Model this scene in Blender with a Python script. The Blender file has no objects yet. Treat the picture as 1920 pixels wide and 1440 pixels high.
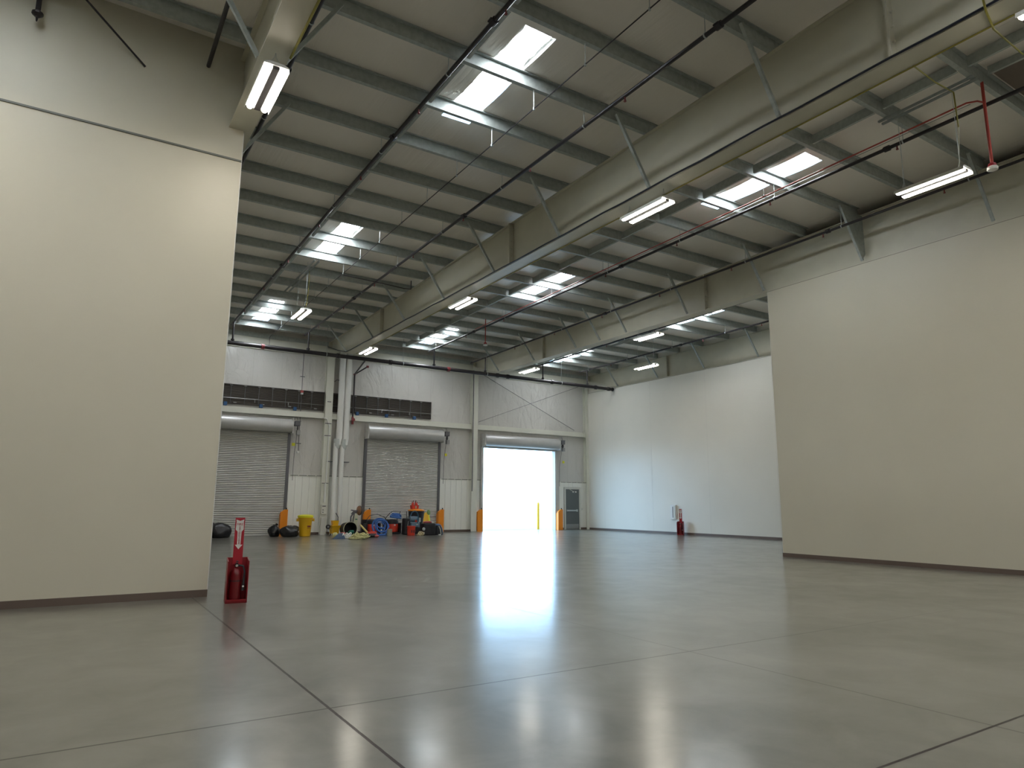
import bpy, math, random
from mathutils import Vector, Matrix
random.seed(7)
PI = math.pi
R = math.radians
scn = bpy.context.scene
col = scn.collection

# ------------------------------------------------------------------ camera
W, H = 1920, 1440
FPX = 1272.07
cam_d = bpy.data.cameras.new('camera'); cam = bpy.data.objects.new('camera', cam_d); col.objects.link(cam)
cam_d.sensor_fit = 'HORIZONTAL'; cam_d.sensor_width = 36.0; cam_d.lens = FPX / W * 36.0
cam_d.clip_start = 0.05; cam_d.clip_end = 500
yaw, pit, rol = R(32.561), R(9.944), R(0.33)
fw = Vector((math.sin(yaw) * math.cos(pit), math.cos(yaw) * math.cos(pit), math.sin(pit)))
rt = Vector((math.cos(yaw), -math.sin(yaw), 0)); up = rt.cross(fw)
r2 = math.cos(rol) * rt + math.sin(rol) * up; u2 = -math.sin(rol) * rt + math.cos(rol) * up
M = Matrix((( r2.x, u2.x, -fw.x, 0), (r2.y, u2.y, -fw.y, 0), (r2.z, u2.z, -fw.z, 1.43), (0, 0, 0, 1)))
cam.matrix_world = M
scn.camera = cam

# ------------------------------------------------------------------ view, world, sun
scn.view_settings.view_transform = 'Standard'
scn.view_settings.look = 'None'
scn.view_settings.exposure = 0.97
scn.view_settings.gamma = 1.0
scn.view_settings.use_curve_mapping = False
scn.cycles.use_denoising = True
scn.cycles.max_bounces = 8
scn.cycles.diffuse_bounces = 5
scn.cycles.glossy_bounces = 4
scn.cycles.caustics_reflective = False
scn.cycles.caustics_refractive = False
scn.cycles.sample_clamp_indirect = 6.0

world = bpy.data.worlds.new('sky'); scn.world = world; world.use_nodes = True
wn = world.node_tree.nodes; wl = world.node_tree.links
bg = wn['Background']; bg.inputs['Color'].default_value = (0.42, 0.70, 1.0, 1); bg.inputs['Strength'].default_value = 4.6

sun_d = bpy.data.lights.new('sun', 'SUN'); sun_d.energy = 11.0; sun_d.angle = R(0.6); sun_d.color = (1.0, 0.97, 0.92)
sun = bpy.data.objects.new('sun', sun_d); col.objects.link(sun)
sun.rotation_euler = (R(42), 0, R(12))        # shines towards +Y, from behind the building
sun.location = (0, -20, 40)

LAMP = 23.0      # emission of the fluorescent lenses
SKYL = 13.0       # emission of the daylit roof panels
# daylight entering by the open loading door: a portal that only guides the sky's light
pd = bpy.data.lights.new('door_portal', 'AREA'); pd.shape = 'RECTANGLE'; pd.size = 4.6; pd.size_y = 4.2
pd.cycles.is_portal = True
po = bpy.data.objects.new('door_portal', pd); col.objects.link(po)
po.location = (19.98, 30.6, 2.12); po.rotation_euler = (R(-90), 0, 0)

# ------------------------------------------------------------------ helpers
def prop(o, label=None, cat=None, group=None, kind=None):
    if label: o['label'] = label
    if cat: o['category'] = cat
    if group: o['group'] = group
    if kind: o['kind'] = kind
    return o

class MB:
    def __init__(s): s.v = []; s.f = []; s.mi = []; s.m = 0
    def add(s, vs, fs):
        b = len(s.v); s.v += [Vector(v) for v in vs]
        for f in fs: s.f.append([b + i for i in f]); s.mi.append(s.m)
        return s
    def box(s, x0, x1, y0, y1, z0, z1, mat=None):
        vs = [Vector(p) for p in ((x0,y0,z0),(x1,y0,z0),(x1,y1,z0),(x0,y1,z0),(x0,y0,z1),(x1,y0,z1),(x1,y1,z1),(x0,y1,z1))]
        if mat: vs = [mat @ p for p in vs]
        return s.add(vs, [(0,3,2,1),(4,5,6,7),(0,1,5,4),(1,2,6,5),(2,3,7,6),(3,0,4,7)])
    def cbox(s, x0, x1, y0, y1, z0, z1, c=0.01, mat=None):   # box with chamfered vertical and top edges
        n = []
        pts = [(x0+c,y0),(x1-c,y0),(x1,y0+c),(x1,y1-c),(x1-c,y1),(x0+c,y1),(x0,y1-c),(x0,y0+c)]
        cx, cy = (x0+x1)/2, (y0+y1)/2
        kx = 1 - 2*c/max(x1-x0, 1e-6); ky = 1 - 2*c/max(y1-y0, 1e-6)
        for z, sh in ((z0+c,0),(z1-c,0)):
            n.append([Vector((p[0],p[1],z)) for p in pts])
        lo = [Vector((cx+(p[0]-cx)*kx, cy+(p[1]-cy)*ky, z0)) for p in pts]
        hi = [Vector((cx+(p[0]-cx)*kx, cy+(p[1]-cy)*ky, z1)) for p in pts]
        rings = [lo, n[0], n[1], hi]
        if mat: rings = [[mat @ p for p in r] for r in rings]
        return s.loft(rings, True, True)
    def loft(s, rings, cap0=True, cap1=True, closed=True):
        k = len(rings[0]); b = len(s.v)
        for r in rings: s.v += [Vector(p) for p in r]
        for i in range(len(rings)-1):
            for j in range(k if closed else k-1):
                j2 = (j+1) % k
                s.f.append([b+i*k+j, b+i*k+j2, b+(i+1)*k+j2, b+(i+1)*k+j]); s.mi.append(s.m)
        if cap0: s.f.append([b+j for j in reversed(range(k))]); s.mi.append(s.m)
        if cap1: s.f.append([b+(len(rings)-1)*k+j for j in range(k)]); s.mi.append(s.m)
        return s
    def lathe(s, prof, c=(0,0,0), n=20, axis='z', sx=1, sy=1, mat=None, caps=True):
        rings = []
        for r, z in prof:
            ring = []
            for i in range(n):
                a = 2*PI*i/n
                p = Vector((r*math.cos(a)*sx, r*math.sin(a)*sy, z))
                if axis == 'x': p = Vector((p.z, p.x, p.y))
                if axis == 'y': p = Vector((p.y, p.z, p.x))
                p = p + Vector(c)
                if mat: p = mat @ p
                ring.append(p)
            rings.append(ring)
        return s.loft(rings, caps, caps)
    def tube(s, pts, r, n=8, closed=False):
        pts = [Vector(p) for p in pts]; N = len(pts)
        rs = r if isinstance(r, (list, tuple)) else [r]*N
        rings = []; prev = None
        for i, p in enumerate(pts):
            if closed: t = pts[(i+1) % N] - pts[i-1]
            else: t = pts[min(i+1, N-1)] - pts[max(i-1, 0)]
            t.normalize()
            if prev is None:
                a = Vector((0,0,1)) if abs(t.z) < 0.9 else Vector((1,0,0))
                u = t.cross(a).normalized()
            else:
                u = (prev - t*prev.dot(t))
                u = u.normalized() if u.length > 1e-5 else t.orthogonal().normalized()
            prev = u; w = t.cross(u)
            rings.append([p + (u*math.cos(2*PI*j/n) + w*math.sin(2*PI*j/n))*rs[i] for j in range(n)])
        if closed: rings.append(rings[0]); return s.loft(rings, False, False)
        return s.loft(rings)
    def prism(s, poly, a, b, axis='y'):      # polygon (u,v) extruded along axis from a to b
        def P(u, v, t):
            return {'y': Vector((u,t,v)), 'x': Vector((t,u,v)), 'z': Vector((u,v,t))}[axis]
        return s.loft([[P(u,v,a) for u,v in poly], [P(u,v,b) for u,v in poly]])
    def angle(s, A, B, w=0.06, t=0.006, up=(0,0,1)):   # L section between two points
        A, B = Vector(A), Vector(B); d = (B-A).normalized()
        a = Vector(up); u = d.cross(a)
        u = u.normalized() if u.length > 1e-3 else d.orthogonal().normalized()
        v = u.cross(d).normalized()
        sec = [(0,0),(w,0),(w,t),(t,t),(t,w),(0,w)]
        return s.loft([[q + u*x + v*y for x, y in sec] for q in (A, B)])
    def blob(s, c, r, n=14, m=9, seed=0, amp=0.15, flat=0.0):
        rnd = random.Random(seed); ph = [rnd.uniform(0, 6.28) for _ in range(8)]
        rings = []
        for i in range(1, m):
            th = PI*i/m; ring = []
            for j in range(n):
                a = 2*PI*j/n
                k = 1 + amp*(math.sin(3*a+ph[0]+2*th)+math.sin(5*a+ph[1]-3*th)*0.7+math.sin(2*a+ph[2])*0.6*math.sin(4*th+ph[3]))/1.6
                z = math.cos(th)*r[2]*(1+amp*0.5*math.sin(2*a+ph[4]))
                p = Vector((c[0]+math.sin(th)*math.cos(a)*r[0]*k, c[1]+math.sin(th)*math.sin(a)*r[1]*k, c[2]+z))
                p.z = max(p.z, flat); ring.append(p)
            rings.append(ring)
        return s.loft(rings)
    def build(s, name, mat, parent=None, smooth=35, kind=None, label=None, cat=None, group=None):
        xs = [v.x for v in s.v]; ys = [v.y for v in s.v]; zs = [v.z for v in s.v]
        o0 = Vector(((min(xs)+max(xs))/2, (min(ys)+max(ys))/2, min(zs)))
        me = bpy.data.meshes.new(name)
        me.from_pydata([v - o0 for v in s.v], [], s.f)
        import bmesh
        bm = bmesh.new(); bm.from_mesh(me); bmesh.ops.recalc_face_normals(bm, faces=bm.faces); bm.to_mesh(me); bm.free()
        for m in (mat if isinstance(mat, (list, tuple)) else [mat]): me.materials.append(m)
        for p, i in zip(me.polygons, s.mi): p.material_index = i
        if smooth:
            me.shade_smooth(); me.set_sharp_from_angle(angle=R(smooth))
        o = bpy.data.objects.new(name, me); o.location = o0; col.objects.link(o)
        if parent: o.parent = parent
        return prop(o, label, cat, group, kind)

def thing(name, loc, label, cat, group=None, rz=0, kind=None):
    e = bpy.data.objects.new(name, None); e.empty_display_size = 0.1
    e.location = loc; e.rotation_euler = (0, 0, rz); col.objects.link(e)
    return prop(e, label, cat, group, kind)

KIDS = {}
def dup(root, loc, rz=None, label=None, group=None):
    def cp(o, par):
        c = o.copy(); col.objects.link(c)
        if par: c.parent = par
        for ch in list(o.children): cp(ch, c)
        return c
    r = cp(root, None); r.location = loc
    if rz is not None: r.rotation_euler = (0, 0, rz)
    if label: r['label'] = label
    if group: r['group'] = group
    return r
ORD = ['first','second','third','fourth','fifth','sixth','seventh','eighth','ninth','tenth','eleventh','twelfth','thirteenth','fourteenth','fifteenth','sixteenth','seventeenth','eighteenth','nineteenth','twentieth']

# ------------------------------------------------------------------ materials
def mat(name, c, rough=0.5, metal=0.0, spec=0.5, emit=None, es=0.0, noise=0, nscale=4.0, bump=0.0, bscale=30.0, coat=0.0):
    m = bpy.data.materials.new(name); m.use_nodes = True
    nt = m.node_tree; N = nt.nodes; L = nt.links; b = N['Principled BSDF']
    b.inputs['Base Color'].default_value = (*c, 1); b.inputs['Roughness'].default_value = rough
    b.inputs['Metallic'].default_value = metal; b.inputs['Specular IOR Level'].default_value = spec
    if coat: b.inputs['Coat Weight'].default_value = coat; b.inputs['Coat Roughness'].default_value = 0.15
    if emit: b.inputs['Emission Color'].default_value = (*emit, 1); b.inputs['Emission Strength'].default_value = es
    g = None
    if noise or bump:
        g = N.new('ShaderNodeNewGeometry')
    if noise:
        n = N.new('ShaderNodeTexNoise'); n.inputs['Scale'].default_value = nscale; n.inputs['Detail'].default_value = 5
        L.new(g.outputs['Position'], n.inputs['Vector'])
        mp = N.new('ShaderNodeMapRange'); mp.inputs[1].default_value = 0.3; mp.inputs[2].default_value = 0.7
        mp.inputs[3].default_value = 1-noise; mp.inputs[4].default_value = 1+noise
        L.new(n.outputs['Fac'], mp.inputs[0])
        mx = N.new('ShaderNodeMix'); mx.data_type = 'RGBA'; mx.blend_type = 'MULTIPLY'; mx.inputs[0].default_value = 1
        mx.inputs[6].default_value = (*c, 1); L.new(mp.outputs[0], mx.inputs[7]); L.new(mx.outputs[2], b.inputs['Base Color'])
    if bump:
        n2 = N.new('ShaderNodeTexNoise'); n2.inputs['Scale'].default_value = bscale; n2.inputs['Detail'].default_value = 3
        L.new(g.outputs['Position'], n2.inputs['Vector'])
        bp = N.new('ShaderNodeBump'); bp.inputs['Strength'].default_value = bump; bp.inputs['Distance'].default_value = 0.02
        L.new(n2.outputs['Fac'], bp.inputs['Height']); L.new(bp.outputs[0], b.inputs['Normal'])
    return m

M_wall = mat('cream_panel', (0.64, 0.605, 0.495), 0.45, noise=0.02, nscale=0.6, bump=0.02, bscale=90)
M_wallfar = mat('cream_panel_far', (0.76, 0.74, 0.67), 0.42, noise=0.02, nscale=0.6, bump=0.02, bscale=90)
M_beam = mat('cream_painted_steel', (0.58, 0.56, 0.455), 0.42, noise=0.04, nscale=2)
M_colm = mat('cream_column_paint', (0.70, 0.70, 0.62), 0.45, noise=0.03, nscale=2)
M_galv = mat('galvanised_steel', (0.41, 0.45, 0.435), 0.45, metal=0.15, noise=0.12, nscale=12)
M_galvl = mat('galvanised_bright', (0.50, 0.54, 0.54), 0.35, metal=0.5, noise=0.08, nscale=14)
M_black = mat('black_pipe', (0.030, 0.026, 0.030), 0.38, metal=0.2)
M_maroon = mat('maroon_fitting', (0.20, 0.03, 0.035), 0.45)
M_red = mat('red_paint', (0.25, 0.007, 0.014), 0.4)
M_redpipe = mat('red_conduit', (0.45, 0.06, 0.045), 0.4)
M_white = mat('white_plastic', (0.75, 0.75, 0.72), 0.4)
M_whitep = mat('white_pipe_paint', (0.76, 0.76, 0.73), 0.38)
M_base = mat('brown_rubber_base', (0.135, 0.10, 0.082), 0.5)
M_trim = mat('grey_joint_trim', (0.16, 0.17, 0.15), 0.5)
M_trimc = mat('dull_cream_joint', (0.30, 0.285, 0.225), 0.5)  # darker cream of the thin joint lines
M_lampgap = mat('dark_lamp_gap', (0.05, 0.045, 0.045), 0.6)  # gap between the tubes, its shade put into the colour
M_lens = mat('lamp_lens', (0.9, 0.9, 0.9), 0.4, emit=(1.0, 0.92, 0.80), es=LAMP)
M_glass = mat('daylit_panel', (0.9, 0.95, 0.97), 0.4, emit=(0.92, 0.96, 1.0), es=SKYL)
M_curb = mat('skylight_curb', (0.7, 0.72, 0.72), 0.5)
M_yel = mat('yellow_plastic', (0.72, 0.42, 0.012), 0.38)
M_yelb = mat('bright_yellow_liner', (0.80, 0.78, 0.03), 0.3, bump=0.6, bscale=40)
M_yelp = mat('yellow_conduit', (0.30, 0.27, 0.05), 0.5)
M_orange = mat('orange_steel', (0.85, 0.27, 0.012), 0.42)
M_blk = mat('black_rubber', (0.018, 0.018, 0.022), 0.5)
M_bag = mat('black_bag_film', (0.010, 0.010, 0.013), 0.25, bump=0.8, bscale=14)
M_blackcase = mat('black_case', (0.014, 0.014, 0.018), 0.6)
M_redmach = mat('red_machine_plastic', (0.62, 0.045, 0.022), 0.35)
M_blue = mat('blue_hose', (0.045, 0.15, 0.46), 0.35)
M_navy = mat('navy_fabric', (0.03, 0.06, 0.12), 0.7)
M_bluegrey = mat('blue_grey_metal', (0.16, 0.25, 0.33), 0.4, noise=0.2, nscale=20)
M_brown = mat('brown_pad', (0.30, 0.16, 0.09), 0.8)
M_steelg = mat('grey_metal', (0.33, 0.33, 0.33), 0.35, metal=0.7)
M_cream = mat('cream_plastic', (0.62, 0.62, 0.45), 0.5)
M_rope = mat('pale_yellow_cord', (0.60, 0.58, 0.30), 0.75, noise=0.15, nscale=30)
M_green = mat('green_cloth', (0.02, 0.17, 0.12), 0.8)
M_pink = mat('pink_red_cloth', (0.45, 0.10, 0.10), 0.7)
M_tan = mat('tan_cloth', (0.50, 0.43, 0.27), 0.8)
M_doorg = mat('grey_door_paint', (0.115, 0.13, 0.13), 0.45)
M_kick = mat('kick_plate', (0.30, 0.31, 0.30), 0.35, metal=0.6)
M_frame = mat('grey_white_frame', (0.62, 0.62, 0.57), 0.45)
M_shut = mat('grey_shutter', (0.56, 0.555, 0.53), 0.42, noise=0.04, nscale=3)
M_guide = mat('dark_guide', (0.13, 0.13, 0.14), 0.45, metal=0.3)
M_hood = mat('grey_hood', (0.52, 0.52, 0.51), 0.33, metal=0.2, noise=0.04, nscale=3)
M_louv = mat('dark_louver', (0.060, 0.052, 0.047), 0.5)
M_louvb = mat('blue_actuator', (0.03, 0.10, 0.25), 0.5)
M_ink = mat('dark_lettering', (0.05, 0.05, 0.05), 0.5)
M_signred = mat('sign_red', (0.40, 0.010, 0.025), 0.5)
M_hatch = mat('brown_hatch', (0.13, 0.10, 0.08), 0.6)
M_cable = mat('dark_blue_cable', (0.008, 0.012, 0.026), 0.4)
M_ground = mat('outdoor_concrete', (0.24, 0.24, 0.235), 0.8, noise=0.06, nscale=1)
M_edge = mat('white_corner_bead', (0.75, 0.75, 0.72), 0.4)

def vinyl():                      # white reinforced vinyl facing over the insulation, loosely hung and wrinkled
    m = bpy.data.materials.new('white_vinyl_insulation'); m.use_nodes = True
    nt = m.node_tree; N = nt.nodes; L = nt.links; b = N['Principled BSDF']
    b.inputs['Base Color'].default_value = (0.60, 0.585, 0.555, 1); b.inputs['Roughness'].default_value = 0.22
    g = N.new('ShaderNodeNewGeometry')
    n1 = N.new('ShaderNodeTexNoise'); n1.inputs['Scale'].default_value = 0.9; n1.inputs['Detail'].default_value = 4; n1.inputs['Distortion'].default_value = 1.6
    n2 = N.new('ShaderNodeTexVoronoi'); n2.feature = 'DISTANCE_TO_EDGE'; n2.inputs['Scale'].default_value = 0.8
    mp = N.new('ShaderNodeMapping'); mp.inputs['Rotation'].default_value = (0, R(35), 0); mp.inputs['Scale'].default_value = (1.7, 1, 0.8)
    L.new(g.outputs['Position'], mp.inputs[0]); L.new(mp.outputs[0], n1.inputs['Vector'])
    ad = N.new('ShaderNodeMixRGB'); ad.blend_type = 'ADD'; ad.inputs[0].default_value = 0.5
    L.new(mp.outputs[0], ad.inputs[1]); L.new(n1.outputs['Color'], ad.inputs[2]); L.new(ad.outputs[0], n2.inputs['Vector'])
    pw = N.new('ShaderNodeMath'); pw.operation = 'POWER'; pw.inputs[1].default_value = 0.45
    L.new(n2.outputs['Distance'], pw.inputs[0])
    s = N.new('ShaderNodeMath'); s.operation = 'MULTIPLY_ADD'; s.inputs[1].default_value = 0.45
    L.new(pw.outputs[0], s.inputs[0]); L.new(n1.outputs['Fac'], s.inputs[2])
    bp = N.new('ShaderNodeBump'); bp.inputs['Strength'].default_value = 0.55; bp.inputs['Distance'].default_value = 0.10
    L.new(s.outputs[0], bp.inputs['Height']); L.new(bp.outputs[0], b.inputs['Normal'])
    # sewn seams every 1.2 m
    sx = N.new('ShaderNodeSeparateXYZ'); L.new(g.outputs['Position'], sx.inputs[0])
    md = N.new('ShaderNodeMath'); md.operation = 'PINGPONG'; md.inputs[1].default_value = 0.61; L.new(sx.outputs['X'], md.inputs[0])
    lt = N.new('ShaderNodeMath'); lt.operation = 'LESS_THAN'; lt.inputs[1].default_value = 0.012; L.new(md.outputs[0], lt.inputs[0])
    mx = N.new('ShaderNodeMix'); mx.data_type = 'RGBA'; mx.inputs[6].default_value = (0.60, 0.585, 0.555, 1); mx.inputs[7].default_value = (0.54, 0.53, 0.50, 1)
    L.new(lt.outputs[0], mx.inputs[0]); L.new(mx.outputs[2], b.inputs['Base Color'])
    return m
M_vinyl = vinyl()

def roofmat():
    m = bpy.data.materials.new('roof_insulation_facing'); m.use_nodes = True
    nt = m.node_tree; N = nt.nodes; L = nt.links; b = N['Principled BSDF']
    b.inputs['Base Color'].default_value = (0.88, 0.84, 0.78, 1); b.inputs['Roughness'].default_value = 0.34
    g = N.new('ShaderNodeNewGeometry')
    mp = N.new('ShaderNodeMapping'); mp.inputs['Scale'].default_value = (3.2, 0.35, 1)
    n1 = N.new('ShaderNodeTexNoise'); n1.inputs['Scale'].default_value = 1.6; n1.inputs['Detail'].default_value = 5; n1.inputs['Distortion'].default_value = 0.4
    L.new(g.outputs['Position'], mp.inputs[0]); L.new(mp.outputs[0], n1.inputs['Vector'])
    mp2 = N.new('ShaderNodeMapping'); mp2.inputs['Scale'].default_value = (14, 1.2, 1); L.new(g.outputs['Position'], mp2.inputs[0])
    n2 = N.new('ShaderNodeTexNoise'); n2.inputs['Scale'].default_value = 1.6; L.new(mp2.outputs[0], n2.inputs['Vector'])
    ad = N.new('ShaderNodeMath'); ad.operation = 'MULTIPLY_ADD'; ad.inputs[1].default_value = 0.25
    L.new(n2.outputs['Fac'], ad.inputs[0]); L.new(n1.outputs['Fac'], ad.inputs[2])
    bp = N.new('ShaderNodeBump'); bp.inputs['Strength'].default_value = 0.35; bp.inputs['Distance'].default_value = 0.05
    L.new(ad.outputs[0], bp.inputs['Height']); L.new(bp.outputs[0], b.inputs['Normal'])
    return m
M_roof = roofmat()

def floormat():
    m = bpy.data.materials.new('polished_concrete'); m.use_nodes = True
    nt = m.node_tree; N = nt.nodes; L = nt.links; b = N['Principled BSDF']
    g = N.new('ShaderNodeNewGeometry'); P = g.outputs['Position']
    def noise(sc, det, dist=0.0, rough=0.5, vec=None):
        n = N.new('ShaderNodeTexNoise'); n.inputs['Scale'].default_value = sc; n.inputs['Detail'].default_value = det
        n.inputs['Distortion'].default_value = dist; n.inputs['Roughness'].default_value = rough
        L.new(vec or P, n.inputs['Vector']); return n.outputs['Fac']
    def math_(op, a, bb=None, c=None):
        n = N.new('ShaderNodeMath'); n.operation = op
        for i, v in enumerate((a, bb, c)):
            if v is None: continue
            if isinstance(v, (int, float)): n.inputs[i].default_value = v
            else: L.new(v, n.inputs[i])
        return n.outputs[0]
    def rng(v, a, bb, c, d):
        n = N.new('ShaderNodeMapRange'); L.new(v, n.inputs[0])
        for i, k in enumerate((a, bb, c, d)): n.inputs[i+1].default_value = k
        return n.outputs[0]
    big = noise(0.38, 2, 0.6); mid = noise(1.7, 6, 0.5, 0.62)
    rp = N.new('ShaderNodeValToRGB'); cr = rp.color_ramp
    cr.elements[0].position = 0.36; cr.elements[0].color = (0.100, 0.099, 0.082, 1)
    cr.elements[1].position = 0.63; cr.elements[1].color = (0.205, 0.197, 0.170, 1)
    mix = math_('ADD', math_('MULTIPLY', big, 0.5), math_('MULTIPLY', mid, 0.5))
    L.new(mix, rp.inputs[0])
    # sawn joints
    s = N.new('ShaderNodeSeparateXYZ'); L.new(P, s.inputs[0]); X, Y = s.outputs['X'], s.outputs['Y']
    wob = math_('MULTIPLY', math_('SUBTRACT', noise(9, 2), 0.5), 0.006)
    def line(v, at, w):
        return math_('LESS_THAN', math_('ABSOLUTE', math_('ADD', math_('SUBTRACT', v, at), wob)), w)
    def amt(v, k): return math_('MULTIPLY', v, k)
    js = [amt(line(X, 1.67, 0.011), 0.9), amt(line(X, 5.27, 0.009), 0.7), amt(line(Y, 4.98, 0.010), 0.8), amt(line(Y, 2.32, 0.010), 0.9),
          amt(line(X, 8.9, 0.006), 0.5), amt(line(X, 12.5, 0.006), 0.4), amt(line(Y, 12.1, 0.012), 0.25), amt(line(Y, 19.2, 0.012), 0.25),
          amt(math_('MULTIPLY', line(Y, 8.6, 0.008), math_('LESS_THAN', X, 1.66)), 0.35)]
    j = js[0]
    for k in js[1:]: j = math_('MAXIMUM', j, k)
    mx = N.new('ShaderNodeMix'); mx.data_type = 'RGBA'; L.new(j, mx.inputs[0]); L.new(rp.outputs[0], mx.inputs[6]); mx.inputs[7].default_value = (0.035, 0.027, 0.028, 1)
    # tyre scuffs: two faint arcs
    def arc(cx, cy, r, w):
        dx = math_('SUBTRACT', X, cx); dy = math_('SUBTRACT', Y, cy)
        d = math_('SQRT', math_('ADD', math_('MULTIPLY', dx, dx), math_('MULTIPLY', dy, dy)))
        return math_('MULTIPLY', math_('LESS_THAN', math_('ABSOLUTE', math_('SUBTRACT', d, r)), w), math_('GREATER_THAN', dx, 0))
    sc = math_('MULTIPLY', math_('MAXIMUM', arc(3.6, 13.2, 1.9, 0.03), arc(3.6, 13.4, 2.6, 0.04)), rng(mid, 0.45, 0.6, 0, 0.35))
    mx2 = N.new('ShaderNodeMix'); mx2.data_type = 'RGBA'; L.new(sc, mx2.inputs[0]); L.new(mx.outputs[2], mx2.inputs[6]); mx2.inputs[7].default_value = (0.42, 0.42, 0.40, 1)
    L.new(mx2.outputs[2], b.inputs['Base Color'])
    ro = rng(mid, 0.3, 0.7, 0.285, 0.31)
    L.new(ro, b.inputs['Roughness'])
    L.new(math_('MULTIPLY', math_('SUBTRACT', 1.0, j), 0.72), b.inputs['Coat Weight']); L.new(rng(mid, 0.35, 0.65, 0.13, 0.19), b.inputs['Coat Roughness'])
    L.new(math_('MULTIPLY', math_('SUBTRACT', 1.0, j), 0.5), b.inputs['Specular IOR Level'])
    return m
M_floor = floormat()

# ------------------------------------------------------------------ geometry constants (metres)
X0, S = 1.82, 7.62                     # roof beams at X0 + i*S
BX = [X0 + i*S for i in range(4)]      # 1.82, 9.44, 17.06, 24.68
YB = 30.49                             # back wall face
ZB = 7.69                              # underside of the beams
def zp(y): return 9.20 - 0.0165*y      # underside of purlins / top of beams
PH = 0.235                             # purlin depth
PY = [9.5 + 1.524*k for k in range(-4, 14)]   # purlin rows

# ------------------------------------------------------------------ structure
MB().box(-14, 24.9, -12, YB+0.2, -0.2, 0).build('floor', M_floor, kind='structure', smooth=0)
MB().box(-60, 90, YB+0.2, 170, -0.25, -0.02).build('ground_outside', M_ground, kind='structure', smooth=0)

SKY = []
for bay in range(3):
    xa = X0 + S*bay + 3.78
    for y0, y1 in ((8.43, 11.50), (17.15, 20.22), (25.95, 29.0)):
        if bay == 2 and y0 < 10: continue
        SKY.append((xa, xa+0.64, y0, y1))
for bay, y0 in ((-1, 6.7), (-1, -0.29), (0, -0.29), (1, -0.29), (-1, -9.01), (0, -9.01), (1, -9.01)):  # unseen roof panels, added to light the hall more evenly
    SKY.append((X0+S*bay+3.78, X0+S*bay+4.42, y0, y0+3.07))
def ceiling():
    xs = sorted(set([-14, 24.9] + [v for s_ in SKY for v in s_[:2]] + [-14+0.9*i for i in range(1, 43)]))
    ys = [-12 + 1.524*i for i in range(14)]
    ys = [y for y in ys if y < 3]
    fine = []
    for a, b in zip(PY[:-1], PY[1:]): fine += [a + (b-a)*t/6 for t in range(6)]
    ys = sorted(set([round(y, 4) for y in ys + fine + [PY[-1], YB+0.2] + [v for s_ in SKY for v in s_[2:]]]))
    m = MB(); idx = {}
    def z(x, y):
        sag = 0
        if y > PY[0] and y < PY[-1]:
            t = ((y - PY[0]) / 1.524) % 1.0
            sag = 0.028*math.sin(PI*t) * (1 + 0.5*math.sin(x*1.7+y))
        return zp(y) + PH + 0.012 - sag
    for i, x in enumerate(xs):
        for j, y in enumerate(ys): idx[i, j] = len(m.v); m.v.append(Vector((x, y, z(x, y))))
    for i in range(len(xs)-1):
        for j in range(len(ys)-1):
            cx, cy = (xs[i]+xs[i+1])/2, (ys[j]+ys[j+1])/2
            if any(a < cx < b and c < cy < d for a, b, c, d in SKY): continue
            m.f.append([idx[i,j], idx[i,j+1], idx[i+1,j+1], idx[i+1,j]]); m.mi.append(0)
    m.build('ceiling', M_roof, kind='structure', smooth=60)
ceiling()
for n, (a, b, c, d) in enumerate(SKY):
    w = thing('window_%d' % (n+1), (a, c, zp(c)+PH), None, None, kind='structure')
    fr = MB(); z0, z1 = 0.03, 0.05
    for q in ((-0.03,0,-0.03,d-c+0.03),(b-a,b-a+0.03,-0.03,d-c+0.03),(0,b-a,-0.03,0),(0,b-a,d-c,d-c+0.03)):
        fr.box(*q, z0, z1+0.02)
    fr.build('window_frame', M_curb, w, smooth=0)
    MB().box(0, b-a, 0, d-c, z1, z1+0.01).build('window_pane', M_glass, w, smooth=0)
    rg = random.Random(n); e = MB()
    for sx in (0, 1):
        pts = []; N_ = 26
        for i in range(N_+1):
            y = (d-c)*i/N_; k = 0.02 + 0.045*abs(math.sin(i*0.9+n+sx*2)) * rg.uniform(0.3, 1) + (0.03 if sx else 0)
            pts.append((y, k))
        for (ya, ka), (yb_, kb) in zip(pts[:-1], pts[1:]):
            if sx: q = [(b-a-ka, ya), (b-a+0.04, ya), (b-a+0.04, yb_), (b-a-kb, yb_)]
            else: q = [(-0.04, ya), (ka, ya), (kb, yb_), (-0.04, yb_)]
            e.loft([[(u, v, z) for u, v in q] for z in (0.012, 0.022)])
    e.build('insulation_edge', M_roof, w, smooth=0)

# left partition, notched below the left beam
m = MB()
ring = [(-14, 0), (BX[0]+0.05, 0), (BX[0]+0.05, ZB), (BX[0]-0.014, ZB), (BX[0]-0.014, 9.24), (-14, 9.24)]
m.prism(ring, 11.54, 11.69, 'y')
m.build('wall_left', M_wall, kind='structure', smooth=0)
MB().box(-14, BX[0]+0.058, 11.525, 11.70, 0, 0.105).build('baseboard_left', M_base, kind='structure', smooth=0)
MB().box(-14, BX[0]+0.05, 11.522, 11.54, 7.115, 7.145).build('trim_1', M_trim, kind='structure', smooth=0)
MB().box(BX[0]+0.05, BX[0]+0.062, 11.535, 11.70, 0.105, 7.66).build('trim_2', M_edge, kind='structure', smooth=0)
MB().box(BX[0]-0.15, BX[0]+0.05, 11.69, YB, 0, ZB).build('wall_side', M_wall, kind='structure', smooth=0)
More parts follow.
